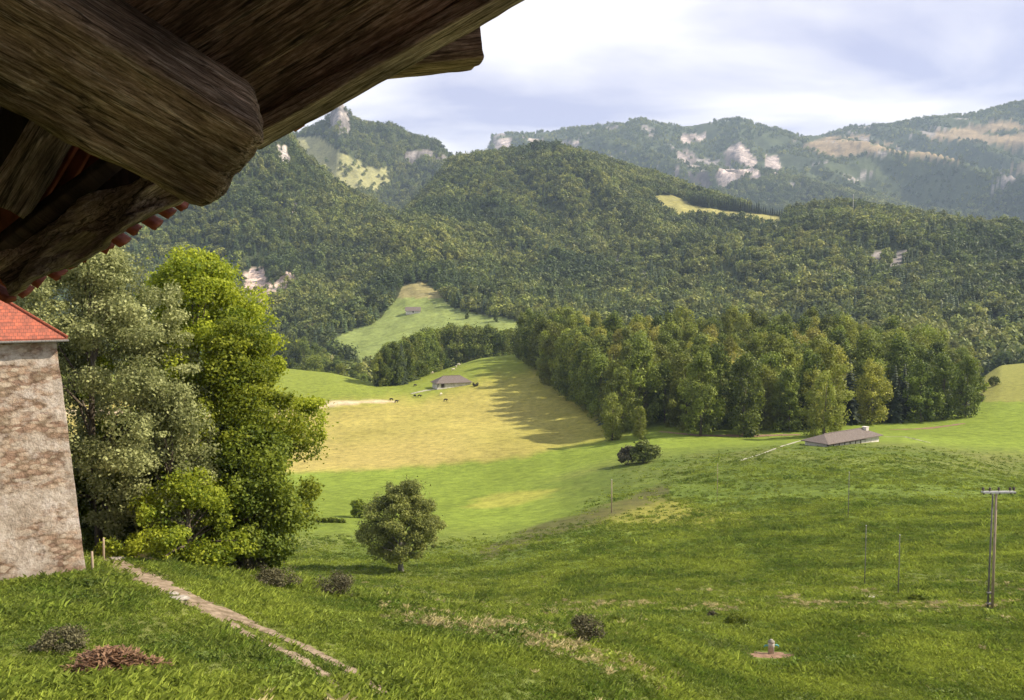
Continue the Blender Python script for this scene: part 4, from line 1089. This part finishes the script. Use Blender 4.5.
def chalet(u, v, Y0, Y1, L, W, eave, ridge, label, roofm, rz=0.3):
    p = gp(u, v, Y0, Y1); e = empty('chalet', p, rz); tag(e, label, 'chalet')
    mb = MB(); mb.box((0, 0, eave / 2 - 1), (L, W, eave + 2)); mb.add([(-L / 2, -W / 2 , eave), (-L / 2, W / 2, eave), (-L / 2, 0, ridge - 0.3), (L / 2, -W / 2, eave), (L / 2, W / 2, eave), (L / 2, 0, ridge - 0.3)], [(0, 1, 2), (3, 5, 4), (0, 2, 5, 3), (1, 4, 5, 2)])
    mb.build('wall', M_white, e)
    mb = MB()
    for s in (-1, 1): mb.slab([(-L / 2 - 0.8, s * (W / 2 + 0.9), eave - 0.5), (L / 2 + 0.8, s * (W / 2 + 0.9), eave - 0.5), (L / 2 + 0.8, 0, ridge), (-L / 2 - 0.8, 0, ridge)], 0.2, (0, 0, 1))
    mb.build('roof', roofm, e)
    mb = MB(); mb.box((0, -W / 2 - 0.05, 1.2), (1.4, 0.12, 2.2)); mb.build('door', M_darkwood, e)
chalet(413, 313, 950, 1500, 16, 9, 2.6, 6.5, 'far grey-roofed chalet on the middle meadow', M_shingle, 0.15)
M_pinkroof = simple_mat('faded_tile_roof', (0.30, 0.14, 0.09), (0.45, 0.25, 0.18), 1, 0.9, 0.2, 0.05)
chalet(312, 332, 780, 1400, 15, 10, 4, 9, 'far house with pinkish roof among trees below the pale crag', M_pinkroof, 0.2)

# ------------------------------------------------------------------ cows
def cow_mesh(name, mat):
    vs = [(0, 0, 1.15), (-0.75, 0, 1.22), (0.6, 0, 1.12), (1.0, 0, 1.15), (1.30, 0, 0.80), (1.48, 0, 0.45), (-0.95, 0, 1.15), (-1.02, 0, 0.55)]
    rad = [0.40, 0.33, 0.36, 0.20, 0.15, 0.10, 0.06, 0.03]
    ed = [(0, 1), (0, 2), (2, 3), (3, 4), (4, 5), (1, 6), (6, 7)]
    for s in (-1, 1):
        b_ = len(vs); vs += [(0.62, s * 0.22, 0.75), (0.64, s * 0.24, 0.42), (0.60, s * 0.24, 0.02)]; rad += [0.14, 0.08, 0.07]; ed += [(2, b_), (b_, b_ + 1), (b_ + 1, b_ + 2)]
        b_ = len(vs); vs += [(-0.62, s * 0.22, 0.80), (-0.86, s * 0.24, 0.48), (-0.80, s * 0.24, 0.02)]; rad += [0.18, 0.08, 0.07]; ed += [(1, b_), (b_, b_ + 1), (b_ + 1, b_ + 2)]
        b_ = len(vs); vs += [(1.30, s * 0.20, 0.72)]; rad += [0.05]; ed += [(4, b_)]
    me = bpy.data.meshes.new(name); me.from_pydata(vs, ed, []); me.update()
    o = bpy.data.objects.new(name, me); col.objects.link(o)
    md = o.modifiers.new('skin', 'SKIN'); 
    for i, r_ in enumerate(rad): me.skin_vertices[0].data[i].radius = (r_, r_ * 0.9)
    me.skin_vertices[0].data[0].use_root = True
    o.modifiers.new('sub', 'SUBSURF').levels = 1
    me.materials.append(mat)
    dg = bpy.context.evaluated_depsgraph_get(); ev = o.evaluated_get(dg)
    m2 = bpy.data.meshes.new_from_object(ev); m2.name = name
    if not len(m2.materials): m2.materials.append(mat)
    bpy.data.objects.remove(o)
    return m2
def add_skin(me):
    pass
import bmesh
def cow_mesh_safe(name, mat):
    try:
        return cow_mesh(name, mat)
    except Exception as ex:
        print('skin fallback', ex)
        mb = MB()
        mb.tube([(-1.0, 0, 1.15), (-0.8, 0, 1.15), (0, 0, 1.08), (0.6, 0, 1.12), (1.0, 0, 1.1), (1.3, 0, 0.75), (1.5, 0, 0.45)], [0.15, 0.35, 0.42, 0.38, 0.2, 0.16, 0.09], 10)
        for s in (-1, 1):
            mb.tube([(0.62, s * 0.2, 1.0), (0.64, s * 0.22, 0.45), (0.6, s * 0.22, 0)], [0.15, 0.08, 0.07], 8)
            mb.tube([(-0.7, s * 0.2, 1.05), (-0.9, s * 0.22, 0.5), (-0.82, s * 0.22, 0)], [0.2, 0.08, 0.07], 8)
        me = bpy.data.meshes.new(name); me.from_pydata(mb.V, [], mb.F); me.update(); me.materials.append(mat)
        for p in me.polygons: p.use_smooth = True
        return me
CM = {'black': cow_mesh_safe('cow', M_cow), 'pale': cow_mesh_safe('cow', M_cowpale)}
for (u, v, kd, rz, lb) in ((391.5, 401, 'black', 2.6, 'leftmost black cow grazing by the sandy cut'), (396.5, 403, 'black', 0.6, 'second black cow from the left, below its neighbour'),
                          (415, 397.5, 'black', 2.2, 'left one of the two black cows left of the small barn'), (419.5, 398, 'black', 0.4, 'right one of the two black cows left of the small barn'),
                          (445.5, 402, 'black', 0.5, 'single black cow grazing below the small barn'), (415, 387, 'black', 0.9, 'lone dark cow on the crest left of the small barn'),
                          (441, 396, 'pale', 1.2, 'cream cow standing just below the small barn'), (453, 371, 'pale', 0.3, 'left cream cow on the crest above the small barn'),
                          (456, 368, 'pale', 1.9, 'middle cream cow on the crest above the small barn'), (458.5, 366, 'pale', 0.2, 'uppermost cream cow by the tree belt'),
                          (432, 374, 'pale', 0.8, 'cream cow close under the belt of trees')):
    o = link('cow', CM[kd], None, gp(u, v, 380, 640)); o.rotation_euler = (0, 0, rz); tag(o, lb, 'cow', 'cows on the golden pasture')

# ------------------------------------------------------------------ poles
def utility_pole():
    b = gp(992, 610, 60, 100); h = (610 - 487) / F * b.y
    e = empty('utility_pole', b, 0.05); tag(e, 'wooden utility pole with crossarm and dark insulators at the right edge', 'utility pole')
    mb = MB(); mb.tube([(0, 0, -0.5), (0, 0, h * 0.5), (0, 0, h - 0.12)], [0.125, 0.11, 0.095], 14); mb.build('pole', M_pole, e, True)
    mb = MB(); mb.tube([(-0.22, 0.3, -0.5), (-0.21, 0.27, h * 0.5), (-0.20, 0.2, h * 0.97)], [0.09, 0.08, 0.07], 12); mb.build('rear_pole', M_polegrey, e, True)
    mb = MB(); mb.box((0.2, -0.14, h - 0.12), (3.0, 0.12, 0.16)); mb.box((0.2, 0.20, h - 0.12), (3.0, 0.10, 0.14)); ca = mb.build('crossarm', M_metal, e, False, 0.01)
    for k, x in enumerate((-1.25, -0.62, 0.2, 1.25, 1.62)):
        mb = MB(); mb.tube([(x, 0.0, h - 0.06), (x, 0.0, h + 0.06), (x, 0, h + 0.08), (x, 0, h + 0.16), (x, 0, h + 0.17), (x, 0, h + 0.28), (x, 0, h + 0.33)], [0.03, 0.03, 0.13, 0.11, 0.08, 0.10, 0.03], 12)
        mb.tube([(x, -0.14, h - 0.14), (x, -0.14, h - 0.30)], [0.09, 0.06], 10)
        mb.build('insulator', M_ceram, ca, True)
    for z in (0.5, 1.5):
        mb = MB(); mb.box((-0.14, 0.16, z), (0.5, 0.46, 0.07)); mb.build('clamp', M_polegrey, e)
utility_pole()
def thin_pole(u, vt, vb, Y0, Y1, label, r_=0.06, mat=M_polegrey):
    b = gp(u, vb, Y0, Y1); h = (vb - vt) / F * b.y
    e = empty('slim_pole', b, 0); tag(e, label, 'pole', 'slim poles on the right slope')
    mb = MB(); mb.tube([(0, 0, -0.4), (0.01 * h * 0.3, 0, h * 0.5), (0, 0, h)], [r_ * 1.15, r_, r_ * 0.8], 10); mb.build('shaft', mat, e, True)
    mb = MB(); mb.tube([(0, 0, h), (0, 0, h + 0.05), (0, 0, h + 0.07)], [r_ * 1.3, r_ * 1.3, 0.01], 10); mb.build('cap', M_metal, e)
    return e
thin_pole(864.5, 524, 585, 80, 140, 'slim pole left of the stony patch at the foot of the knoll', 0.05)
thin_pole(898, 533, 595, 80, 130, 'slim pole right of the stony patch, nearest the utility pole', 0.05)
thin_pole(848, 471, 518, 110, 240, 'slim pole standing halfway up the right knoll', 0.06)
thin_pole(717, 463, 502, 130, 240, 'faint slim pole on the upper left flank of the knoll', 0.045, M_pole)
thin_pole(611.5, 479, 513, 130, 240, 'pale slim pole at the dark sedge bank, leftmost', 0.11, M_pole)
# mast on the hill
p = gp(853, 214, 1400, 1900); e = empty('mast', p, 0); tag(e, 'thin white mast on the wooded hilltop, far right', 'mast')
mb = MB(); mb.tube([(0, 0, -2), (0, 0, 30)], [0.5, 0.35], 8); mb.build('shaft', M_white, e)
mb = MB(); mb.tube([(0, 0, 30), (0, 0, 32), (0, 0, 33)], [0.8, 0.8, 0.2], 8); mb.build('head', M_metal, e)

# water post with blue-green side pipes
b = gp(771, 655, 40, 90); k = b.y / F
e = empty('water_post', b, 0.1); tag(e, 'short pale concrete water post with blue-green side pipes', 'water post')
mb = MB(); mb.tube([(0, 0, -0.2), (0, 0, 8 * k), (0, 0, 8.2 * k), (0, 0, 12.5 * k), (0, 0, 13.0 * k)], [3.1 * k, 3.0 * k, 3.3 * k, 3.3 * k, 3.0 * k], 18); mb.build('post', M_conc, e, True)
mb = MB(); mb.tube([(0, 0, 12.9 * k), (0, 0, 14 * k), (0, 0, 15.5 * k), (0, 0, 15.9 * k)], [3.5 * k, 3.5 * k, 1.6 * k, 0.1], 18); mb.build('cap', M_stone, e, True)
for s in (-1, 1):
    mb = MB(); mb.tube([(s * 2.8 * k, 0, 9.5 * k), (s * 6 * k, 0.0, 9.8 * k), (s * 7.5 * k, 0, 9.0 * k), (s * 7.6 * k, 0, 7.5 * k)], [0.9 * k, 0.9 * k, 0.8 * k, 0.7 * k], 10); mb.build('side_pipe', M_blue, e, True)

# fence posts beside the tower
for (u, vt, vb, Y, lb, lean) in ((87, 548, 568, 44.5, 'short pale fence post against the corner of the tower', 0.0), (98.5, 536, 557, 49, 'thin fence post right of the tower', 0.03), (104.5, 532, 548, 52, 'leaning wooden fence rail under the grey-green tree', 0.5)):
    x = xu(u, Y); z = H(x, Y); h = (vb - vt) / F * Y * 1.1
    o_ = MB(); o_.tube([(0, 0, -0.3), (lean * h * 0.5, 0, h * 0.5), (lean * h, 0, h)], [0.07, 0.065, 0.055], 8)
    q = o_.build('fence_post', M_pole, None, True); q.location = (x, Y, z); tag(q, lb, 'fence post', 'fence posts near the tower')
# stones on the path
for (u, v, w, lb) in ((177, 600, 0.55, 'flat pale stone in the worn path'), (172, 596, 0.30, 'smaller pale stone beside the flat one in the path'), (116, 560, 0.5, 'pale stone at the top end of the path')):
    b = gp(u, v, 20, 70); bm = bmesh.new(); bmesh.ops.create_icosphere(bm, subdivisions=2, radius=1)
    for q in bm.verts:
        q.co = Vector((q.co.x * w, q.co.y * w * 0.6, q.co.z * 0.12)) * (1 + 0.25 * math.sin(q.co.x * 5 + q.co.y * 7))
    me = bpy.data.meshes.new('stone'); bm.to_mesh(me); bm.free(); me.materials.append(M_stone)
    o = link('stone', me, None, b + Vector((0, 0, 0.05))); tag(o, lb, 'stone')

# ------------------------------------------------------------------ stone tower at the left
def tower():
    Y = 44.0; pxm = F / Y
    bz = P(60, 572, Y).z - 1.5; tz = P(50, 338, Y).z
    xt = P(56, 338, Y).x; xb = P(87, 568, Y).x + (1.5 * (P(87, 568, Y).x - xt) / (tz - bz))
    W = 7.5; D = 7.5
    ph = R(31); cx_, cy_ = math.cos(ph) * W / 2 + math.sin(ph) * D / 2, math.sin(ph) * W / 2 - math.cos(ph) * D / 2
    e = empty('stone_tower', (xt - cx_, Y - cy_, bz), ph); tag(e, 'weathered rubble stone tower with red tiled roof at the left edge', 'tower')
    n = 22; m = 20; hgt = tz - bz
    V = []; Fq = []
    def ringpt(side, s, t):
        sp = (xb - xt) * (1 - t) * 0.85      # batter
        hw = W / 2 + sp; hd = D / 2 + sp * 0.3
        c = [(-hw, -hd), (hw, -hd), (hw, hd), (-hw, hd)]
        a_, b_ = c[side], c[(side + 1) % 4]
        return a_[0] + (b_[0] - a_[0]) * s, a_[1] + (b_[1] - a_[1]) * s
    rg = np.random.default_rng(5)
    for j in range(m + 1):
        for side in range(4):
            for i in range(n):
                x, y = ringpt(side, i / n, j / m)
                d = 0.07 * float(fbm(np.array([x * 2 + side * 9 + y * 2]), np.array([j * 0.9]), 1.5, 3, 8)[0])
                r_ = math.hypot(x, y); V.append((x * (1 + d / r_), y * (1 + d / r_), j / m * hgt))
    k = 4 * n
    for j in range(m):
        for i in range(k): Fq.append((j * k + i, j * k + (i + 1) % k, (j + 1) * k + (i + 1) % k, (j + 1) * k + i))
    mb = MB(); mb.add(V, Fq); mb.build('wall', M_wall, e, False)
    ov = 0.48; h2 = W / 2 + ov; rh = 3.6
    base = [(-h2, -h2, hgt + 0.02), (h2, -h2, hgt + 0.02), (h2, h2, hgt + 0.02), (-h2, h2, hgt + 0.02)]
    mb = MB(); mb.add([(x, y, z - 0.14) for x, y, z in base] + base + [(0, 0, hgt + rh * 0.84)], [(3, 2, 1, 0), (0, 1, 5, 4), (1, 2, 6, 5), (2, 3, 7, 6), (3, 0, 4, 7), (4, 5, 8), (5, 6, 8), (6, 7, 8), (7, 4, 8)])
    mb.build('roof', M_redroof, e)
    mb = MB()
    ap = Vector((0, 0, hgt + rh * 0.84))
    for c in base: mb.tube([Vector(c) + Vector((0, 0, 0.05)), ap + Vector((0, 0, 0.05))], 0.07, 8)
    mb.build('hip_tiles', M_tile, e)
    mb = MB()
    g = h2 + 0.02
    mb.tube([(-g, -g, hgt - 0.12), (g, -g, hgt - 0.12), (g, g, hgt - 0.12)], 0.06, 8); mb.build('gutter', M_polegrey, e)
tower()

# ------------------------------------------------------------------ the castle building we stand under
E = empty('castle_building', (0, 0, 0)); tag(E, 'underside of the old timber eaves with clay tiles overhead at upper left', 'building')
def beam(name, p0, p1, w, h, up, mat, parent=E, seg=40, jag=0.012, taper=1.0, seed=1, round_end=0.0, ring=6, bow=0.0):
    """hewn timber along local X, with uneven faces"""
    p0, p1 = Vector(p0), Vector(p1); x = (p1 - p0); L = x.length; x.normalize()
    z = (Vector(up) - x * x.dot(Vector(up))).normalized(); y = z.cross(x)
    V = []; Fq = []; k = ring * 4
    for i in range(seg + 1):
        t = i / seg; X = t * L
        s = 1 + (taper - 1) * t
        if round_end and X > L - round_end:
            q = (X - (L - round_end)) / round_end; s *= math.sqrt(max(0.0, 1 - 0.55 * q * q))
        for side in range(4):
            for j in range(ring):
                f = j / ring * 2 - 1
                a, b_ = ((f, -1), (1, f), (-f, 1), (-1, -f))[side]
                rr = (a * a + b_ * b_) ** 0.5; sup = (abs(a) ** 14 + abs(b_) ** 14) ** (1 / 14)
                a, b_ = a / sup, b_ / sup
                V.append((X, a * w / 2 * s, b_ * h / 2 * s + bow * math.sin(math.pi * t)))
    V = np.array(V)
    nz = fbm(V[:, 0] * 1.3 + V[:, 1] * 5 + seed * 7, V[:, 2] * 5 + V[:, 1] * 3 + seed * 3, 0.22, 4, seed)
    nf = fbm(V[:, 0] * 0.6 + seed, V[:, 1] * 11 + V[:, 2] * 9, 0.10, 4, seed + 3)
    fac = jag * nz + jag * 0.6 * nf
    nrm = V[:, 1:] / (np.linalg.norm(V[:, 1:], axis=1)[:, None] + 1e-6)
    V[:, 1:] += nrm * fac[:, None]; V[:, 0] += np.where(V[:, 0] > L * 0.98, 0.015 * nz, 0)
    fs = [(i * k + j, i * k + (j + 1) % k, (i + 1) * k + (j + 1) % k, (i + 1) * k + j) for i in range(seg) for j in range(k)]
    fs += [tuple(reversed(range(k))), tuple(seg * k + j for j in range(k))]
    me = bpy.data.meshes.new(name); me.from_pydata(V.tolist(), [], fs); me.update(); me.materials.append(mat)
    for p in me.polygons: p.use_smooth = True
    o = link(name, me, parent)
    o.matrix_local = Matrix.Translation(p0) @ Matrix((x, y, z)).transposed().to_4x4()
    return o
UPV = (0, -0.35, 1)
# the great hewn purlin whose end sticks out
beam('purlin', P(-130, -60, 2.05), P(240, 152, 2.62), 0.30, 0.315, (0.35, -0.5, 0.8), M_beam, seg=110, jag=0.015, seed=2, round_end=0.07, ring=12)
# verge board along the roof edge to the right and the soffit boards behind it
beam('verge_board', P(250, 138, 2.86), P(520, -14, 2.80), 0.10, 0.055, (0, 0.2, 1), M_greyboard, seg=60, jag=0.008, seed=4)
beam('soffit_board', P(215, 118, 2.83), P(500, -52, 2.77), 0.19, 0.04, (0.25, 0.85, 0.5), M_board, seg=50, jag=0.005, seed=5)
beam('soffit_board', P(185, 72, 2.62), P(470, -108, 2.52), 0.20, 0.04, (0.25, 0.8, 0.55), M_board, seg=50, jag=0.005, seed=6)
beam('soffit_board', P(130, 38, 2.5), P(420, -150, 2.4), 0.22, 0.04, (0.25, 0.8, 0.55), M_board, seg=50, jag=0.005, seed=7)
beam('purlin_end', P(372, 44, 2.95), P(471, 34, 3.06), 0.20, 0.205, (0.0, 0.0, 1), M_board, seg=20, jag=0.006, seed=8, ring=8)
for k, (u, v) in enumerate(((318, 84), (300, 125))):
    beam('tile_nib', P(u - 9, v + 2, 2.93), P(u + 2, v - 5, 2.93), 0.05, 0.03, (0, 0, 1), M_tile, seg=4, jag=0.002, seed=20 + k)
# left of the purlin: battens, tile undersides, waney board and the tile edge
beam('rafter', P(66, 108, 2.72), P(8, 205, 2.72), 0.12, 0.13, (0.6, -0.6, 0.5), M_greyboard, seg=30, jag=0.010, seed=9)
beam('rafter', P(-20, 60, 2.72), P(-60, 250, 2.72), 0.16, 0.13, (0.6, -0.6, 0.5), M_beam, seg=30, jag=0.010, seed=10)
for k in range(6):
    t = k / 5
    a = P(26 + 84 * t - 12, 212 - 62 * t - 8, 2.86); 
    u0 = 10 + 26 * k - 14; v0 = 238 - 16 * k
    beam('tile_underside', P(u0, v0 - 2, 2.9), P(u0 + 48, v0 - 84, 2.84), 0.085, 0.016, (0.45, -0.5, 0.75), M_tile, seg=10, jag=0.002, seed=30 + k)
beam('batten', P(-20, 262, 2.80), P(128, 150, 2.80), 0.05, 0.05, (0.4, -0.5, 0.8), M_darkwood, seg=30, jag=0.006, seed=11)
# waney-edged fascia board with deep folds
def waney():
    A, B = P(-5, 276, 2.80), P(192, 168, 2.76)
    x = (B - A); L = x.length; x.normalize(); z = Vector((-0.35, 0.75, -0.25)); z = (z - x * x.dot(z)).normalized(); y = z.cross(x)
    n, m = 150, 30; V = []
    S, T = np.meshgrid(np.linspace(0, 1, n), np.linspace(-1, 1, m), indexing='ij')
    w = 0.058 + 0.018 * np.interp(S, [0, 0.3, 0.6, 1], [0.6, 1, 0.8, -0.6])
    Yv = T * w * (1 + 0.12 * fbm(S * 9, T * 0 + 3, 1, 3, 5))
    q = S * L * 7.5 + T * 0.9 + 0.5 * fbm(S * 4, T * 2, 1, 3, 9)
    Zv = 0.032 * np.sin(q * 2.6) + 0.012 * fbm(S * 20, T * 3, 1, 3, 7)
    top = np.stack([S * L, Yv, Zv], -1).reshape(-1, 3); bot = np.stack([S * L, Yv, Zv + 0.035], -1).reshape(-1, 3)
    V = np.concatenate([top, bot]); i = np.arange(n * m).reshape(n, m)
    F1 = np.stack([i[:-1, :-1], i[1:, :-1], i[1:, 1:], i[:-1, 1:]], -1).reshape(-1, 4); F2 = F1[:, ::-1] + n * m
    F3 = [(i[a, 0], i[a, 0] + n * m, i[a + 1, 0] + n * m, i[a + 1, 0]) for a in range(n - 1)] + [(i[a, m - 1], i[a + 1, m - 1], i[a + 1, m - 1] + n * m, i[a, m - 1] + n * m) for a in range(n - 1)]
    F4 = [(i[0, a], i[0, a + 1], i[0, a + 1] + n * m, i[0, a] + n * m) for a in range(m - 1)] + [(i[n - 1, a], i[n - 1, a] + n * m, i[n - 1, a + 1] + n * m, i[n - 1, a + 1]) for a in range(m - 1)]
    o = link('waney_board', mesh_np('waney_board', V, np.concatenate([F1, F2, np.array(F3), np.array(F4)]), M_greyboard, True), E)
    o.matrix_local = Matrix.Translation(A) @ Matrix((x, y, z)).transposed().to_4x4()
waney()
mb = MB(); mb.slab([P(-60, 300, 3.0), P(176, 196, 3.0), P(250, 90, 2.98), P(-60, 60, 2.96)], 0.02); mb.build('roof_boarding', M_darkwood, E)
# row of tile ends forming the jagged edge
for k in range(12):
    t = k / 11; u = 188 - 176 * t; v = 203 + 93 * t
    beam('edge_tile', P(u - 30, v - 14, 2.93), P(u - 2 + 2 * (k % 3), v + 5 - (k % 2) * 2, 2.96), 0.075, 0.022, (0.2, -0.3, 1), M_tile, seg=8, jag=0.004, seed=60 + k, ring=4)
# roof covering above everything and the gable wall behind us
mb = MB()
ra_, rb_ = P(-420, 420, 3.04), P(470, -50, 3.04); rs_ = (rb_.z - ra_.z) / (rb_.x - ra_.x)
re_ = Vector((4.5, 3.04, rb_.z + rs_ * (4.5 - rb_.x)))
up_ = Vector((-0.5, 0, 0.87)) * 0.30
for k in range(9):      # overlapping boards running up the slope
    y0 = -0.25 - 0.47 * k
    mb.slab([ra_ + up_ * (1 + 0.03 * (k % 2)) + Vector((0, y0 + 0.455, 0)), re_ + up_ * (1 + 0.03 * (k % 2)) + Vector((0, y0 + 0.455, 0)), re_ + up_ * (1 + 0.03 * (k % 2)) + Vector((0, y0, 0)), ra_ + up_ * (1 + 0.03 * (k % 2)) + Vector((0, y0, 0))], 0.03, (-0.5, 0, 0.87))
mb.build('roof_boarding', M_darkwood, E)
mb = MB(); u2 = up_ * 1.16
mb.slab([ra_ + u2, re_ + u2, re_ + u2 + Vector((0, -4.2, 0)), ra_ + u2 + Vector((0, -4.2, 0))], 0.05, (-0.5, 0, 0.87)); mb.build('roof', M_tile, E)
mb = MB(); mb.box((2.0, -4.0, -4.5), (20, 5.0, 12.6)); mb.build('wall', M_wall, E)
mb = MB()
mb.add([(-9, -7, 1.8), (13, -7, 1.8), (13, -1.2, 1.8), (-9, -1.2, 1.8), (-9, -4.2, 4.4), (13, -4.2, 4.4)], [(0, 1, 5, 4), (2, 3, 4, 5), (0, 4, 3), (1, 2, 5), (3, 2, 1, 0)])
mb.build('main_roof', M_redroof, E)
mb = MB(); mb.box((10.5, -6.6, 0.0), (9, 8.2, 24)); mb.build('sun_block', M_wall, E)  # unseen block added to shield the purlin end from the sun
# ------------------------------------------------------------------ light, sky, haze
SUN_EL, SUN_AZ = 41.0, 90.0           # degrees; azimuth measured from straight behind towards the right
el, az = R(SUN_EL), R(SUN_AZ)
sdir = Vector((math.sin(az) * math.cos(el), -math.cos(az) * math.cos(el), math.sin(el)))
sl = bpy.data.lights.new('sun', 'SUN'); sl.energy = 4.2; sl.angle = R(0.6); sl.color = (1.0, 0.88, 0.70)
so = bpy.data.objects.new('sun', sl); col.objects.link(so); so.rotation_euler = sdir.to_track_quat('Z', 'Y').to_euler()

w = bpy.data.worlds.new('World'); scene.world = w; w.use_nodes = True
nt = w.node_tree; bg = nt.nodes['Background']
sky = nt.nodes.new('ShaderNodeTexSky'); sky.sky_type = 'NISHITA'; sky.sun_disc = False
sky.sun_elevation = el; sky.sun_rotation = math.atan2(sdir.x, sdir.y)
sky.altitude = 800
tc = nt.nodes.new('ShaderNodeTexCoord')
sx = nt.nodes.new('ShaderNodeSeparateXYZ'); nt.links.new(tc.outputs['Generated'], sx.inputs[0])
# project the view direction on a high flat layer so that clouds run to the horizon
mz = N(nt, 'ShaderNodeMath', operation='MAXIMUM'); mz.inputs[1].default_value = 0.0; nt.links.new(sx.outputs['Z'], mz.inputs[0])
az_ = N(nt, 'ShaderNodeMath', operation='ADD'); az_.inputs[1].default_value = 0.12; nt.links.new(mz.outputs[0], az_.inputs[0])
dx = N(nt, 'ShaderNodeMath', operation='DIVIDE'); nt.links.new(sx.outputs['X'], dx.inputs[0]); nt.links.new(az_.outputs[0], dx.inputs[1])
dy = N(nt, 'ShaderNodeMath', operation='DIVIDE'); nt.links.new(sx.outputs['Y'], dy.inputs[0]); nt.links.new(az_.outputs[0], dy.inputs[1])
cx = nt.nodes.new('ShaderNodeCombineXYZ'); nt.links.new(dx.outputs[0], cx.inputs[0]); nt.links.new(dy.outputs[0], cx.inputs[1])
mp = nt.nodes.new('ShaderNodeMapping'); mp.inputs['Scale'].default_value = (0.8, 1.0, 1); mp.inputs['Rotation'].default_value = (0, 0, R(12)); mp.inputs['Location'].default_value = (3.3, 1.7, 0)
nt.links.new(cx.outputs[0], mp.inputs['Vector'])
cn = nt.nodes.new('ShaderNodeTexNoise'); cn.inputs['Scale'].default_value = 1.15; cn.inputs['Detail'].default_value = 7; cn.inputs['Roughness'].default_value = 0.5; cn.inputs['Distortion'].default_value = 0.4
nt.links.new(mp.outputs[0], cn.inputs['Vector'])
cl = ramp(nt, cn.outputs['Fac'], [(0.40, (0, 0, 0)), (0.60, (1, 1, 1))])
cloudcol = nt.nodes.new('ShaderNodeRGB'); cloudcol.outputs[0].default_value = (5.3, 5.2, 5.4, 1)
greycol = (2.8, 2.7, 3.7)
skyl = mixc(nt, 0.82, sky.outputs[0], greycol)
cc = mixc(nt, cl, skyl, cloudcol.outputs[0])
nt.links.new(cc, bg.inputs['Color']); bg.inputs['Strength'].default_value = 0.10

# air
hz = MB(); hz.box((0, 4700, 380), (21000, 9800, 1400)); 
HZ_M = bpy.data.materials.new('haze'); HZ_M.use_nodes = True
hn = HZ_M.node_tree; hn.nodes.remove(hn.nodes['Principled BSDF'])
pv = hn.nodes.new('ShaderNodeVolumePrincipled'); pv.inputs['Color'].default_value = (0.60, 0.78, 1.0, 1); pv.inputs['Density'].default_value = 6.0e-5
pv.inputs['Anisotropy'].default_value = 0.0
hn.links.new(pv.outputs[0], hn.nodes['Material Output'].inputs['Volume'])
ho = hz.build('haze', HZ_M, None); tag(ho, 'thin pale blue haze in the valley air', None, None, 'stuff')

# ------------------------------------------------------------------ camera and view
cam = bpy.data.cameras.new('camera'); co = bpy.data.objects.new('camera', cam); col.objects.link(co)
cam.sensor_width = 36; cam.lens = F / 1024 * 36; cam.clip_start = 0.05; cam.clip_end = 30000
co.location = (0, 0, 0); co.rotation_euler = (R(90) - PITCH, 0, 0)
scene.camera = co
vs = scene.view_settings; vs.view_transform = 'Standard'; vs.look = 'None'; vs.gamma = 1; vs.exposure = 1.15; vs.use_curve_mapping = False
scene.cycles.max_bounces = 6; scene.cycles.diffuse_bounces = 3; scene.cycles.transmission_bounces = 3; scene.cycles.volume_bounces = 0
scene.cycles.transparent_max_bounces = 8
scene.cycles.use_adaptive_sampling = True; scene.cycles.adaptive_threshold = 0.02
